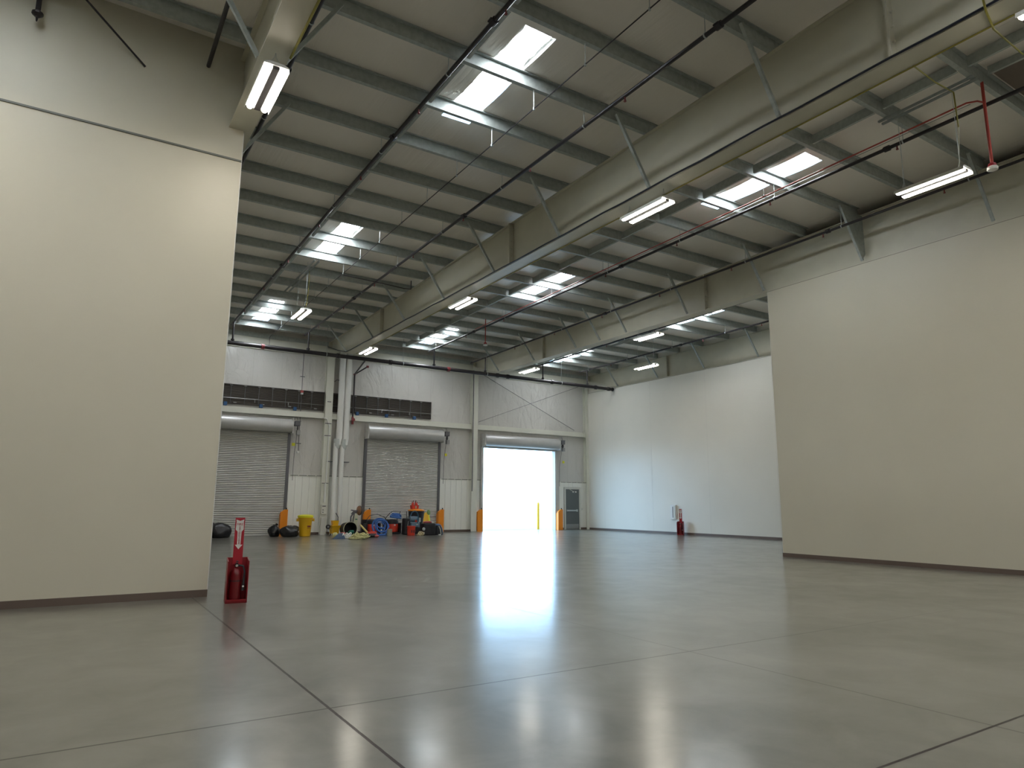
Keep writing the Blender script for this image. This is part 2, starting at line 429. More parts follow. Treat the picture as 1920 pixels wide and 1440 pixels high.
# right partition under the right-hand beam, returning to the far wall
m = MB(); xr = BX[2]-0.19
m.box(xr, xr+0.38, -12, 12.30, 0, ZB); m.box(xr+0.38, BX[3], 12.12, 12.30, 0, 8.99); m.box(24.7, 24.9, -12, 12.3, 0, 9.6)
m.build('wall_right', M_wall, kind='structure', smooth=0)
m = MB(); m.box(xr-0.014, xr, -12, 12.30, 0, 0.105); m.box(xr-0.014, BX[3]-0.2, 12.30, 12.314, 0, 0.105)
m.build('baseboard_right', M_base, kind='structure', smooth=0)
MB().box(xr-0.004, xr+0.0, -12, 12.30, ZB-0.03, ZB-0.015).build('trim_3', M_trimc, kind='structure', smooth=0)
MB().box(xr-0.004, xr+0.10, 12.30, 12.306, 0.105, ZB-0.03).build('trim_4', M_edge, kind='structure', smooth=0)
xf = BX[3]-0.19
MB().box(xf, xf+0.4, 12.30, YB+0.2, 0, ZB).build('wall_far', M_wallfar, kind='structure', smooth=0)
MB().box(xf-0.014, xf, 12.32, YB, 0, 0.105).build('baseboard_far', M_base, kind='structure', smooth=0)
m = MB()
for y in (14.2, 17.9, 21.55, 25.2, 28.9): m.box(xf-0.002, xf, y-0.008, y+0.008, 0.11, ZB-0.03)
m.build('trim_5', mat('panel_seam', (0.70, 0.68, 0.62), 0.5), kind='structure', smooth=0)
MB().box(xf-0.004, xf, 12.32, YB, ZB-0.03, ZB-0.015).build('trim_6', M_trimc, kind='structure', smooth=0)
# unseen sides close the hall
MB().box(-14, 24.9, -12.2, -12, 0, 9.8).build('wall_front', M_wall, kind='structure', smooth=0)
MB().box(-14.2, -14, -12, YB, 0, 9.8).build('wall_outer', M_wall, kind='structure', smooth=0)
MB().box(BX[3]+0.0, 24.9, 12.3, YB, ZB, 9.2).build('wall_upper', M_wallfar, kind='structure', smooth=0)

# back wall with the open loading door
OX0, OX1, OZ = 17.62, 22.30, 4.30
m = MB()
for a, b, c, d in ((-14, OX0, 0, 9.0), (OX1, 25.0, 0, 9.0), (OX0, OX1, OZ, 9.0)): m.box(a, b, YB, YB+0.2, c, d)
m.build('wall_back', M_vinyl, kind='structure', smooth=0)
# ribbed liner panels below the insulation
M_liner = mat('cream_liner_panel', (0.84, 0.84, 0.79), 0.42)
def liner(x0, x1, z0, z1, n):
    m = MB(); w = 0.305; x = x0; poly = [(x0, YB-0.03)]
    while x + w <= x1:
        poly += [(x+0.02, YB-0.03), (x+0.03, YB-0.045), (x+0.07, YB-0.045), (x+0.08, YB-0.03)]; x += w
    poly += [(x1, YB-0.03), (x1, YB), (x0, YB)]
    m.prism(poly, z0, z1, 'z')
    m.build('wall_liner_%d' % n, M_liner, kind='structure', smooth=0)
liner(7.86, 11.27, 0.11, 2.56, 1); liner(15.22, 17.52, 0.11, 2.56, 2)
liner(22.58, 22.87, 0.11, 2.56, 3); liner(24.06, xf-0.01, 0.11, 2.56, 4); liner(22.87, 24.06, 2.32, 2.56, 5)
for n, (a, b) in enumerate(((7.86, 11.27), (15.22, 17.52), (22.58, 22.87), (24.06, xf-0.01))):
    MB().box(a, b, YB-0.03, YB, 0, 0.11).build('baseboard_back_%d' % (n+1), M_base, kind='structure', smooth=0)
for n, (a, b) in enumerate(((7.86, 11.27), (15.22, 17.52), (22.58, xf-0.01))):
    m = MB(); m.box(a, b, YB-0.05, YB, 2.56, 2.60); m.build('trim_%d' % (7+n), M_colm, kind='structure', smooth=0)
    k = MB(); x = a+0.1
    while x < b-0.2: k.box(x, x+0.34, YB-0.056, YB-0.05, 2.560, 2.592); x += 0.38
    k.build('trim_%d' % (17+n), M_trim, kind='structure', smooth=0)
# eave band above the main pipe
m = MB(); m.box(BX[0]+0.1, xf, YB-0.16, YB, 8.22, 8.50); m.box(BX[0]+0.1, xf, YB-0.08, YB, 8.02, 8.16)
m.build('trim_10', M_colm, kind='structure', smooth=0)
MB().box(BX[0]+0.1, xf, YB-0.19, YB, 8.50, zp(YB)+0.0).build('trim_11', M_galv, kind='structure', smooth=0)
MB().box(BX[0]+0.1, xf, YB-0.13, YB, 8.16, 8.22).build('trim_12', M_trim, kind='structure', smooth=0)

# ------------------------------------------------------------------ roof beams
BN = ['left', 'centre', 'right-hand', 'far']
BLAB = ['deep cream roof beam over the left partition, glaring twin lamp below it',
        'deep cream roof beam crossing the middle of the ceiling',
        'deep cream roof beam above the near right wall',
        'deep cream roof beam above the far right wall']
def beam(i):
    x = BX[i]; t = thing('roof_beam', (x, YB, ZB), BLAB[i], 'beam', 'cream roof beams')
    y0, y1, yk, ze = -12.0, YB-0.30, 27.7, 8.38
    def L(y): return y - YB
    if i in (0,): pass
    # web
    w = MB(); k = 0.012
    poly = [(L(y0), 0.02), (L(yk), 0.02), (L(y1), ze-ZB+0.02), (L(y1), zp(y1)-ZB-0.02), (L(y0), zp(y0)-ZB-0.02)]
    w.prism(poly, -k, k, 'x'); w.build('web', M_beam, t, smooth=0)
    b = MB(); hw = 0.19
    b.loft([[(-hw, L(y), z), (hw, L(y), z), (hw, L(y), z+0.02), (-hw, L(y), z+0.02)] for y, z in ((y0, 0), (yk, 0), (y1, ze-ZB))])
    b.build('bottom_flange', M_beam, t, smooth=0)
    b = MB()
    b.loft([[(-0.09, L(y), z-0.02), (hw, L(y), z-0.02), (hw, L(y), z), (-0.09, L(y), z)] for y, z in ((y0, zp(y0)-ZB-0.004), (y1, zp(y1)-ZB-0.004))])
    b.build('top_flange', M_beam, t, smooth=0)
    for y in (4.5, 14.75, 24.0):
        s = MB(); zt = zp(y)-ZB-0.03
        for dy in (-0.012, 0.012): s.box(-0.15, 0.15, L(y)+dy-0.011, L(y)+dy+0.011, 0.02, zt)
        for j in range(6):
            zz = 0.10 + (zt-0.2)*j/5
            for sx in (-0.08, 0.08): s.lathe([(0.018, -0.06), (0.018, 0.06)], (sx, L(y), zz), 6, 'y')
        s.build('splice_plate', M_beam, t, smooth=0)
    e = MB(); e.box(-0.17, 0.17, L(y1), L(y1)+0.02, ze-ZB-0.02, zp(y1)-ZB); e.build('end_plate', M_beam, t, smooth=0)
    return t
for i in range(4): beam(i)

# columns against the back wall
def column(i, label):
    x = BX[i]; t = thing('steel_column', (x, YB-0.14, 0), label, 'column', 'cream steel columns of the back wall')
    h = zp(YB)-0.02
    for y in (-0.14, 0.12):
        f = MB(); f.box(-0.165, 0.165, y, y+0.016, 0, h); f.build('flange', M_colm, t, smooth=0)
    f = MB(); f.box(-0.008, 0.008, -0.124, 0.12, 0, h); f.build('web', M_colm, t, smooth=0)
    f = MB(); f.box(-0.2, 0.2, -0.18, 0.135, 0, 0.02)
    for sx in (-0.18, 0.18): f.lathe([(0.014, 0.02), (0.014, 0.06)], (sx, -0.16, 0), 6)
    f.build('base_plate', M_steelg, t, smooth=0)
    return t
column(1, 'cream steel column left of the twin white drain pipes')
column(2, 'cream steel column just left of the open loading door')
t = thing('steel_column', (xf-0.09, YB-0.14, 0), 'cream steel column in the corner right of the grey exit door', 'column', 'cream steel columns of the back wall')
for y in (-0.14, 0.12):
    MB().box(-0.09, 0.085, y, y+0.016, 0, 8.0).build('flange', M_colm, t, smooth=0)
MB().box(0.069, 0.085, -0.124, 0.12, 0, 8.0).build('web', M_colm, t, smooth=0)

# ------------------------------------------------------------------ purlins
BAYN = {-1: 'left of the left beam', 0: 'between the left and centre beams', 1: 'between the centre and right-hand beams', 2: 'between the right-hand and far beams'}
def purlin_mesh(L):
    m = MB(); t = 0.006; h = PH; f = 0.075
    # Z section: top flange towards the viewer side (-Y), bottom flange towards the back wall (+Y)
    sec = [(-f, h-0.02), (-f, h), (0, h), (0, t), (f, t), (f, 0.022), (f+t, 0.022), (f+t, 0), (-t, 0), (-t, h-t), (-f+t, h-t), (-f+t, h-0.02)]
    m.loft([[(x, a, b) for a, b in sec] for x in (-L/2, L/2)])
    return m
first = {}
for bay in (-1, 0, 1, 2):
    xa = (-6.5 if bay == -1 else BX[bay]+0.0); xb = BX[bay+1]
    for k in reversed(range(18)):
        y = PY[k]
        if bay == -1 and not (y > 6 and y < 11.3): continue
        if bay == 2 and y < 12.4: continue
        n = 17 - k
        lab = 'galvanised roof purlin, %s from the back wall, %s' % (ORD[n], BAYN[bay])
        if bay == -1: lab = 'galvanised roof purlin above the left partition, %s from the partition' % ORD[[11.02, 9.5, 7.98, 6.45].index(min([11.02, 9.5, 7.98, 6.45], key=lambda q: abs(q-y)))]
        loc = ((xa+xb)/2, y, zp(y))
        if bay not in first:
            o = purlin_mesh(xb-xa-0.004).build('roof_purlin', M_galv, smooth=0); first[bay] = o; o.location = loc
        else:
            o = first[bay].copy(); col.objects.link(o); o.location = loc
        prop(o, lab, 'purlin', 'galvanised roof purlins')
        c = MB()
        # seat clips with bolts at the beam end
# bridging struts between purlins at mid bay
bs = None
for bay in (0, 1, 2):
    x = BX[bay] + 3.25
    for k in reversed(range(17)):
        ya, yb_ = PY[k], PY[k+1]
        if bay == 2 and ya < 12.4: continue
        lab = 'short bridging channel, %s gap from the back wall, %s' % (ORD[16-k], BAYN[bay])
        if bs is None:
            m = MB(); sec = [(0.0, 0.0), (0.055, 0), (0.055, 0.006), (0.006, 0.006), (0.006, 0.19), (0.055, 0.19), (0.055, 0.196), (0, 0.196)]
            m.loft([[(a, y, b) for a, b in sec] for y in (-0.672, 0.672)])
            bs = m.build('bridging_channel', M_galv, smooth=0); o = bs
        else:
            o = bs.copy(); col.objects.link(o)
        o.location = (x, (ya+yb_)/2+0.003, zp((ya+yb_)/2)+0.002)
        o.rotation_euler = (math.atan(-0.0165), 0, 0)
        prop(o, lab, 'bridging', 'bridging channels between the purlins')

# flange braces
fb = None
def brace(x, y, side, label):
    global fb
    m = MB(); dz = zp(y)+0.06-ZB
    A = Vector((side*0.20, 0, 0.045)); B = Vector((side*1.02, 0.02, dz))
    d = (B-A).normalized(); u = Vector((0, 1, 0)); v = d.cross(u)
    sec = [(0,0),(0.06,0),(0.06,0.006),(0.006,0.006),(0.006,0.06),(0,0.06)]
    m.loft([[q + u*a + v*b*side for a, b in sec] for q in (A, B)])
    m.lathe([(0.014, -0.012), (0.014, 0.02)], (A.x+side*0.02, A.y+0.02, A.z+0.04), 6, 'y')
    o = m.build('flange_brace', M_galv, smooth=0, label=label, cat='brace', group='diagonal braces on the roof beams')
    o.location = o.location + Vector((x, y, ZB)); return o
rows = [6.36, 9.41, 12.46, 15.51, 18.55, 21.60, 24.65, 27.70]
for n, y in enumerate(reversed(rows)): brace(BX[1], y-0.07, -1, 'diagonal galvanised brace on the centre beam, %s from the back wall' % ORD[n])
rows2 = sorted([6.36, 9.41, 12.46, 15.51, 18.55, 20.08, 21.60, 24.65, 27.70])
for n, y in enumerate(reversed(rows2)): brace(BX[2], y-0.07, -1, 'diagonal galvanised brace on the right-hand beam, %s from the back wall' % ORD[n])
for o in [o for o in bpy.data.objects if o.name.startswith('flange_brace') and abs(o.location.y-9.36) < 0.1 and o.location.x > 15.5]:
    q = o.location; X = lambda v: v-q.x
    MB().prism([(X(16.10), 9.04-q.z), (X(17.03), 9.02-q.z), (X(17.03), 7.95-q.z), (X(16.90), 7.80-q.z)], -0.02, -0.012, 'y').build('gusset_plate', M_galv, o, smooth=0)
for n, y in enumerate([27.70, 24.65, 21.60, 18.55]): brace(BX[3], y-0.07, -1, 'diagonal galvanised brace on the far beam, %s from the back wall' % ORD[n])
brace(BX[0], 9.41, -1, 'diagonal galvanised brace on the side of the left beam away from the hall')
brace(BX[0], 9.36, 1, 'diagonal galvanised brace on the hall side of the left beam, nearest the lamp')
brace(BX[0], 12.46, 1, 'diagonal galvanised brace on the hall side of the left beam, just past the partition')

# ------------------------------------------------------------------ lamps
def fixture(name, label, loc, hang, hl):
    t = thing(name, loc, label, 'light', 'twin fluorescent lamps')
    h = MB(); h.prism([(-0.178, -0.025), (-0.182, -0.025), (-0.172, 0.045), (-0.10, 0.075), (0.10, 0.075), (0.172, 0.045), (0.182, -0.025), (0.178, -0.025), (0.168, 0.025), (-0.168, 0.025)], -0.62, 0.62, 'y')
    h.build('housing', M_white, t, smooth=0)
    h = MB(); h.box(-0.048, 0.048, -0.60, 0.60, -0.02, 0.024); h.build('lamp_gap_strip', M_lampgap, t, smooth=0)
    for s in (-1, 1):
        c = MB(); r = 0.046; rings = []
        prof = [(-0.61, 0.5), (-0.595, 0.85), (-0.56, 1), (0.56, 1), (0.595, 0.85), (0.61, 0.5)]
        for y, k in prof:
            rings.append([(s*0.108 + r*k*math.cos(a)*1.12, y, 0.018 - abs(math.sin(a))*r*k*1.25) for a in [PI + PI*j/10 for j in range(11)]])
        c.loft(rings); c.build('lamp_lens', M_lens, t, smooth=40)
    for y in (-0.5, 0.5):
        w = MB()
        w.tube([(-0.10, y, 0.07), (-0.012, y, min(0.22, hl*0.8)), (0, y, hl)], 0.0035, 5)
        w.tube([(0.10, y, 0.07), (0.012, y, min(0.22, hl*0.8)), (0.003, y, hl)], 0.0035, 5)
        w.build('hanger_wire', M_galvl, t)
    return t
ZL = 7.40
lm = fixture('ceiling_light', 'glaring twin-tube lamp hung under the left beam above the partition', (BX[0], 9.62, ZL), 'beam', ZB-ZL)
for (x, y, lab) in ((BX[1], 2.35, 'twin-tube lamp under the centre beam, cut by the top right edge of the photo'),
                    (BX[1], 9.65, 'twin-tube lamp under the centre beam, second from the viewer'),
                    (BX[1], 17.62, 'twin-tube lamp under the centre beam, between the two brightest roof panels'),
                    (BX[1], 25.55, 'twin-tube lamp under the centre beam, nearest the back wall'),
                    (BX[2], 17.55, 'twin-tube lamp tight under the right-hand beam, beside the lower hanging lamp'),
                    (BX[2], 25.3, 'twin-tube lamp under the right-hand beam, nearest the back wall'),
                    (BX[0], 1.7, 'added unseen twin-tube lamp under the left beam behind the viewer'),  # from here on, lamps added out of view to even the lighting
                    (BX[0], -6.2, 'added unseen twin-tube lamp under the left beam far behind the viewer'),
                    (BX[1], -6.2, 'added unseen twin-tube lamp under the centre beam far behind the viewer')):
    dup(lm, (x, y, ZL), label=lab)
hs = 9.0 - ZL
lh = fixture('hanging_light', 'twin-tube lamp on long wires below the upper right ceiling', (13.06, 5.80, ZL), 'strut', zp(5.8)-0.06-ZL)
def strutpair(x, y0, y1, label):
    t = thing('strut_channel', (x, (y0+y1)/2, zp((y0+y1)/2)-0.045), label, 'strut', 'channel struts carrying hanging lamps')
    for s in (-0.07, 0.07):
        m = MB(); L = (y1-y0)/2
        sec = [(-0.02,0),(-0.012,0),(-0.012,0.035),(0.012,0.035),(0.012,0),(0.02,0),(0.02,0.04),(-0.02,0.04)]
        m.loft([[(s+a, y, b) for a, b in sec] for y in (-L, L)]); m.build('channel', M_galvl, t, smooth=0)
    t.rotation_euler = (math.atan(-0.0165), 0, 0)
dup(lh, (5.66, 21.60, ZL), label='twin-tube lamp on long wires between the left and centre beams')
dup(lh, (20.85, 21.65, ZL), label='twin-tube lamp on long wires in front of the far right wall')
dup(lh, (-1.95, 5.6, ZL), label='added unseen twin-tube lamp on long wires, left of the photo')  # this and the next three: unseen lamps added for more even light
dup(lh, (-2.6, 9.9, ZL), label='added unseen twin-tube lamp on long wires close to the partition, left of the photo')
dup(lh, (5.66, -2.0, ZL), label='added unseen twin-tube lamp on long wires behind the viewer')
dup(lh, (13.06, -2.0, ZL), label='added unseen twin-tube lamp on long wires behind the viewer, by the right wall')
strutpair(13.08, 4.9, 6.65, 'pair of channel struts above the upper right hanging lamp')
strutpair(5.72, 20.3, 23.9, 'pair of channel struts above the hanging lamp between left and centre beams')
strutpair(20.85, 20.3, 23.9, 'pair of channel struts above the hanging lamp by the far right wall')

# ------------------------------------------------------------------ sprinkler pipes
def zpipe(y): return 8.80 - 0.012*y
def branch(x, y0, y1, r, label, zf=zpipe, coup=(), heads=(), riser=True):
    t = thing('sprinkler_pipe', (x, y0, zf(y0)), label, 'pipe', 'black sprinkler branch pipes')
    o = Vector((x, y0, zf(y0)))
    m = MB(); m.tube([Vector((x, y, zf(y)))-o for y in (y0, (y0+y1)/2, y1)], r, 10); m.build('pipe', M_black, t)
    for y in coup:
        m = MB(); m.lathe([(r+0.004, -0.06), (r+0.022, -0.055), (r+0.022, 0.055), (r+0.004, 0.06)], Vector((x, y, zf(y)))-o, 10, 'y')
        m.box(-r-0.045, -r, y-o.y-0.05, y-o.y+0.05, zf(y)-o.z-0.012, zf(y)-o.z+0.012)
        m.build('coupling', M_black, t)
    for y in heads:
        m = MB(); p = Vector((x, y, zf(y)))-o
        m.lathe([(0.014, -0.10), (0.014, -0.02)], p, 6); m.lathe([(0.026, -0.115), (0.026, -0.10)], p, 8)
        m.build('sprinkler_head', M_maroon, t)
    for k, y in enumerate(PY):
        if y < y0+0.2 or y > y1-0.2 or k % 2: continue
        m = MB(); p = Vector((x, y, zf(y)))-o
        m.tube([p + Vector((0, 0.02, r*0.8)), p + Vector((0, 0.02, zp(y)-zf(y)))], 0.007, 5)
        m.lathe([(r+0.008, -0.012), (r+0.008, 0.012)], p + Vector((0, 0.02, 0)), 10, 'y')
        m.build('hanger', M_galvl, t)
    if riser:
        m = MB(); m.tube([(0, 27.95-y0, zf(27.95)-o.z), (0, 27.95-y0, 7.66-o.z)], r*0.9, 10)
        m.lathe([(r+0.03, -0.03), (r+0.03, 0.03)], (0, 27.95-y0, 7.72-o.z), 10)
        m.build('riser', M_black, t)
    return t
hd = lambda a: [a + 3.05*i for i in range(8) if a+3.05*i < 28]
branch(4.74, 2, 28.5, 0.038, 'black sprinkler pipe between left beam and long bright roof panels', coup=(8.0, 11.9, 20.5), heads=hd(4.6))
branch(7.72, 2, 28.6, 0.038, 'black sprinkler pipe running along the near side of the centre beam', coup=(6.2, 14.4, 22.5), heads=hd(5.3))
branch(13.55, 2, 28.6, 0.038, 'black sprinkler pipe beside the long red conduit', coup=(6.8, 15.0, 24.2), heads=hd(6.6))
branch(16.30, 2, 29.4, 0.034, 'black sprinkler pipe hugging the top of the right-hand beam', zf=lambda y: 8.74-0.0125*y, coup=(9.9, 19.0), heads=hd(7.0))
branch(19.72, 12.6, 28.6, 0.036, 'black sprinkler pipe just past the right-hand beam', coup=(20.2,), heads=hd(13.8))
branch(22.62, 12.6, 28.6, 0.036, 'black sprinkler pipe nearest the far right wall', coup=(21.2,), heads=hd(13.8))
branch(2.38, 2, 28.6, 0.040, 'black sprinkler pipe close along the left beam', coup=(10.9,), heads=(), riser=False)
branch(1.23, 3, 11.5, 0.034, 'black sprinkler pipe ending at the left partition', riser=False)

t = thing('main_pipe', (13.2, 27.95, 7.59), 'thick black sprinkler main crossing the back of the hall', 'pipe')
m = MB(); m.tube([(2.1-13.2, 0, 0), (0, 0, 0), (24.35-13.2, 0, 0.0)], 0.082, 14); m.build('pipe', M_black, t)
for x in (5.9, 9.0, 11.4, 14.3, 17.0, 17.6, 20.3, 23.2, 24.1):
    m = MB(); m.lathe([(0.085, -0.07), (0.11, -0.06), (0.11, 0.06), (0.085, 0.07)], (x-13.2, 0, 0), 12, 'x'); m.build('coupling', M_black if x not in (5.9, 14.3) else M_maroon, t)
m = MB(); m.lathe([(0.06, 0), (0.105, 0.01), (0.105, 0.05), (0.07, 0.07)], (24.35-13.2, 0, 0), 12, 'x'); m.build('end_cap', M_black, t)
for x in (8.5, 12.0, 16.4, 20.9):
    m = MB(); m.tube([(x-13.2, 0, 0.08), (x-13.2, 0, zp(27.95)-7.59+0.05)], 0.008, 5); m.lathe([(0.092, -0.015), (0.092, 0.015)], (x-13.2, 0, 0), 12, 'x'); m.build('hanger', M_galvl, t)

# riser assembly with red valve by the drain pipes
t = thing('sprinkler_drop', (10.53, 30.1, 4.95), 'black drop pipe with red valve right of the twin white drain pipes', 'pipe')
m = MB(); m.tube([(0, 0, 0.3), (0.0, 0, 2.35)], 0.04, 10)
m.tube([(0.0, 0, 2.33), (0.35, -0.7, 2.62)], 0.03, 8); m.tube([(0.0, 0, 2.33), (-0.25, -2.0, 2.62)], 0.035, 8)
m.build('pipe', M_black, t)
m = MB(); m.lathe([(0.05, 0), (0.055, 0.05), (0.055, 0.3), (0.045, 0.35)], (0, 0, 0), 10); m.lathe([(0.075, -0.02), (0.075, 0.02)], (0, -0.12, 0.2), 12, 'y')
m.lathe([(0.05, -0.05), (0.05, 0.05)], (0.35, -0.7, 2.62), 10, 'x'); m.lathe([(0.06, -0.03), (0.06, 0.03)], (0, 0, 2.33), 10)
m.build('red_valve', M_maroon, t)

# small conduit hung on rods below the purlins
t = thing('hung_conduit', (6.54, 4.0, 8.68), 'thin dark conduit hung on rods between the two bay pipes', 'conduit')
def zc(y): return 8.76 - 0.010*y
m = MB(); m.tube([(0, y-4.0, zc(y)-8.68) for y in (2.5, 10, 20, 29.7)] + [(0, 25.75, zc(29.7)-8.68-0.05), (0, 25.75, 8.0-8.68), (1.6, 25.75, 7.92-8.68)], 0.011, 6); m.build('pipe', M_black, t)
for k, y in enumerate(PY):
    if y > 28.5: continue
    m = MB(); m.tube([(0, y-4.0+0.04, zc(y)-8.68), (0, y-4.0+0.04, zp(y)-8.68)], 0.007, 5); m.lathe([(0.02, -0.03), (0.02, 0.02)], (0, y-4.0+0.04, zc(y)-8.68), 6); m.build('hanger_rod', M_galvl, t)
m = MB(); m.tube([(6.55, 20.2, 8.50), (8.3, 20.4, 8.52), (8.7, 20.4, 8.50), (9.0, 20.5, 8.55), (9.0, 20.5, 8.85)], 0.016, 6)
m.build('conduit', M_black, label='thin black conduit bent round to the centre beam near the hanging lamp', cat='conduit')

# conduits and cables along the beams
def run(name, pts, r, matl, label, cat='conduit'):
    return MB().tube(pts, r, 6).build(name, matl, label=label, cat=cat)
run('cable', [(BX[1]-0.212, y, ZB+0.03+0.008*math.sin(y*3)) for y in [1+0.7*i for i in range(39)]] + [(BX[1]-0.24, 28.6, 7.98), (BX[1]-0.3, 29.9, 8.38)], 0.018, M_cable, 'dark blue cable along the near lower edge of the centre beam', 'cable')
run('conduit', [(BX[1]+0.20, y, ZB-0.012) for y in (0.5, 8, 16, 27.5)], 0.013, M_yelp, 'yellowish conduit along the far lower edge of the centre beam')
run('conduit', [(BX[0]+0.20, y, ZB-0.014) for y in (0.5, 5, 9.1)], 0.018, M_yelp, 'yellowish conduit along the left beam down to its lamp')
run('conduit', [(BX[1]+0.2, 4.38, 7.72), (11.4, 4.85, 8.35), (13.06, 5.27, 8.99), (13.10, 5.27, 8.3)], 0.012, M_yelp, 'yellowish conduit from the centre beam to the upper right hanging lamp')
run('conduit', [(8.4, 3.05, 8.1), (9.25, 3.26, 7.66), (9.7, 3.36, 7.665), (12.9, 4.1, 9.0)], 0.014, M_yelp, 'yellowish conduit crossing below the centre beam at the top right corner')
run('cable', [(13.10, 5.27, 8.3), (13.08, 5.30, 7.8), (13.08, 5.33, 7.46)], 0.007, M_cream, 'pale lamp cord above the upper right hanging lamp', 'cable')
run('cable', [(5.78, 21.3, 8.82), (5.77, 21.25, 8.1), (5.70, 21.2, 7.46)], 0.009, M_yelp, 'yellowish lamp cord between the left and centre beams', 'cable')
# red conduit with sounder
def zr_(y): return 8.78 - 0.012*y
def xr_(y): return 0.22*(y-5)/19
t = thing('red_conduit', (13.20, 5.0, 8.75), 'thin red conduit running along the bay beside a sprinkler pipe', 'conduit')
m = MB(); m.tube([(0.20, -0.07, -0.03), (0.10, 0.0, 0.0), (0.0, 0.14, 0.0)] + [(xr_(y), y-5.0, zr_(y)-8.72) for y in (6, 12, 18, 23.9)], 0.015, 6); m.build('pipe', M_redpipe, t)
m = MB(); m.tube([(xr_(y)+0.06, y-5.0, zr_(y)-8.74) for y in (5.1, 12, 18, 23.8)], 0.007, 6); m.build('companion_wire', M_steelg, t)
for y in (9.6, 15.6, 21.7):
    m = MB(); m.box(xr_(y)-0.04, xr_(y)+0.10, y-5.0-0.02, y-5.0+0.02, zr_(y)-8.72+0.01, zr_(y)-8.72+0.03); m.tube([(xr_(y), y-5.0, zr_(y)-8.70), (xr_(y), y-5.0, zp(y)-8.72)], 0.006, 5); m.build('clip', M_galvl, t)
def detector(x, y, ztop, zbot, label, r=0.027):
    t = thing('fire_detector', (x, y, zbot), label, 'detector', 'fire detectors on red drop pipes')
    m = MB(); m.tube([(0, 0, 0.09), (0, 0, ztop-zbot)], r, 10); m.build('drop_pipe', M_redpipe, t)
    m = MB(); m.lathe([(0.05, 0.07), (0.075, 0.075), (0.06, 0.13), (r+0.004, 0.15)], (0, 0, 0), 12); m.build('box', M_red, t)
    m = MB(); m.lathe([(0.05, 0), (0.085, 0.01), (0.09, 0.05), (0.075, 0.072)], (0, 0, 0), 14); m.build('head', M_white, t)
detector(13.40, 4.93, zp(4.93)+0.01, 7.38, 'white detector on a red drop pipe beside the upper right hanging lamp')
detector(13.53, 23.22, zp(23.22)+0.01, 7.70, 'small white detector on a red drop pipe near the back of the hall', 0.02)

# roof hatch at upper right
t = thing('roof_hatch', (14.25, 4.2, 9.20), 'dark brown roof hatch at the upper right edge of the ceiling', 'hatch')
m = MB(); m.box(-0.85, 0.85, -0.55, 0.55, 0.03, 0.17); m.build('curb', M_hatch, t, smooth=0)
m = MB(); m.box(-0.9, 0.9, -0.62, -0.55, -0.02, 0.17); m.box(-0.9, -0.85, -0.55, 0.6, -0.0, 0.17); m.build('curb_angle', M_galv, t, smooth=0)

# things high on the left partition
m = MB(); m.tube([(0.32, 11.515, 8.31), (-0.87, 10.9, 9.02)], 0.016, 6)
m.build('brace_rod', M_black, label='thin dark diagonal rod running from the left partition up to the roof', cat='rod')
t = thing('sprinkler_drop', (-1.13, 11.36, 8.46), 'dark sprinkler drop at the top left edge of the photo', 'pipe')
m = MB(); m.tube([(0, 0, 0.10), (0, 0, 0.75)], 0.035, 10); m.build('pipe', M_black, t)
m = MB(); m.lathe([(0.03, 0.02), (0.075, 0.06), (0.075, 0.09), (0.04, 0.12)], (0, 0, 0), 10); m.lathe([(0.01, -0.05), (0.02, 0.02)], (0, 0, 0), 8); m.build('sprinkler_head', M_black, t)

# ------------------------------------------------------------------ back wall furniture
def girt(x0, x1, label):
    t = thing('wall_girt', ((x0+x1)/2, YB-0.11, 5.14), label, 'girt', 'horizontal cream girts over the doors')
    L = (x1-x0)/2
    m = MB(); m.loft([[(x, a, b) for a, b in ((-0.10, 0), (0.10, 0), (0.10, 0.02), (-0.085, 0.02), (-0.085, 0.23), (0.10, 0.23), (0.10, 0.25), (-0.10, 0.25))] for x in (-L, L)])
    m.build('channel', M_colm, t, smooth=0)
    for x in (-L, L-0.03):
        m = MB(); m.box(x, x+0.03, -0.115, 0.10, -0.02, 0.30); m.build('end_clip', M_colm, t, smooth=0)
girt(BX[0]+0.2, BX[1]-0.17, 'cream girt above the leftmost shutter door')
girt(BX[1]+0.17, BX[2]-0.17, 'cream girt above the shutter door in the middle')
girt(BX[2]+0.17, xf-0.18, 'cream girt above the open loading door')

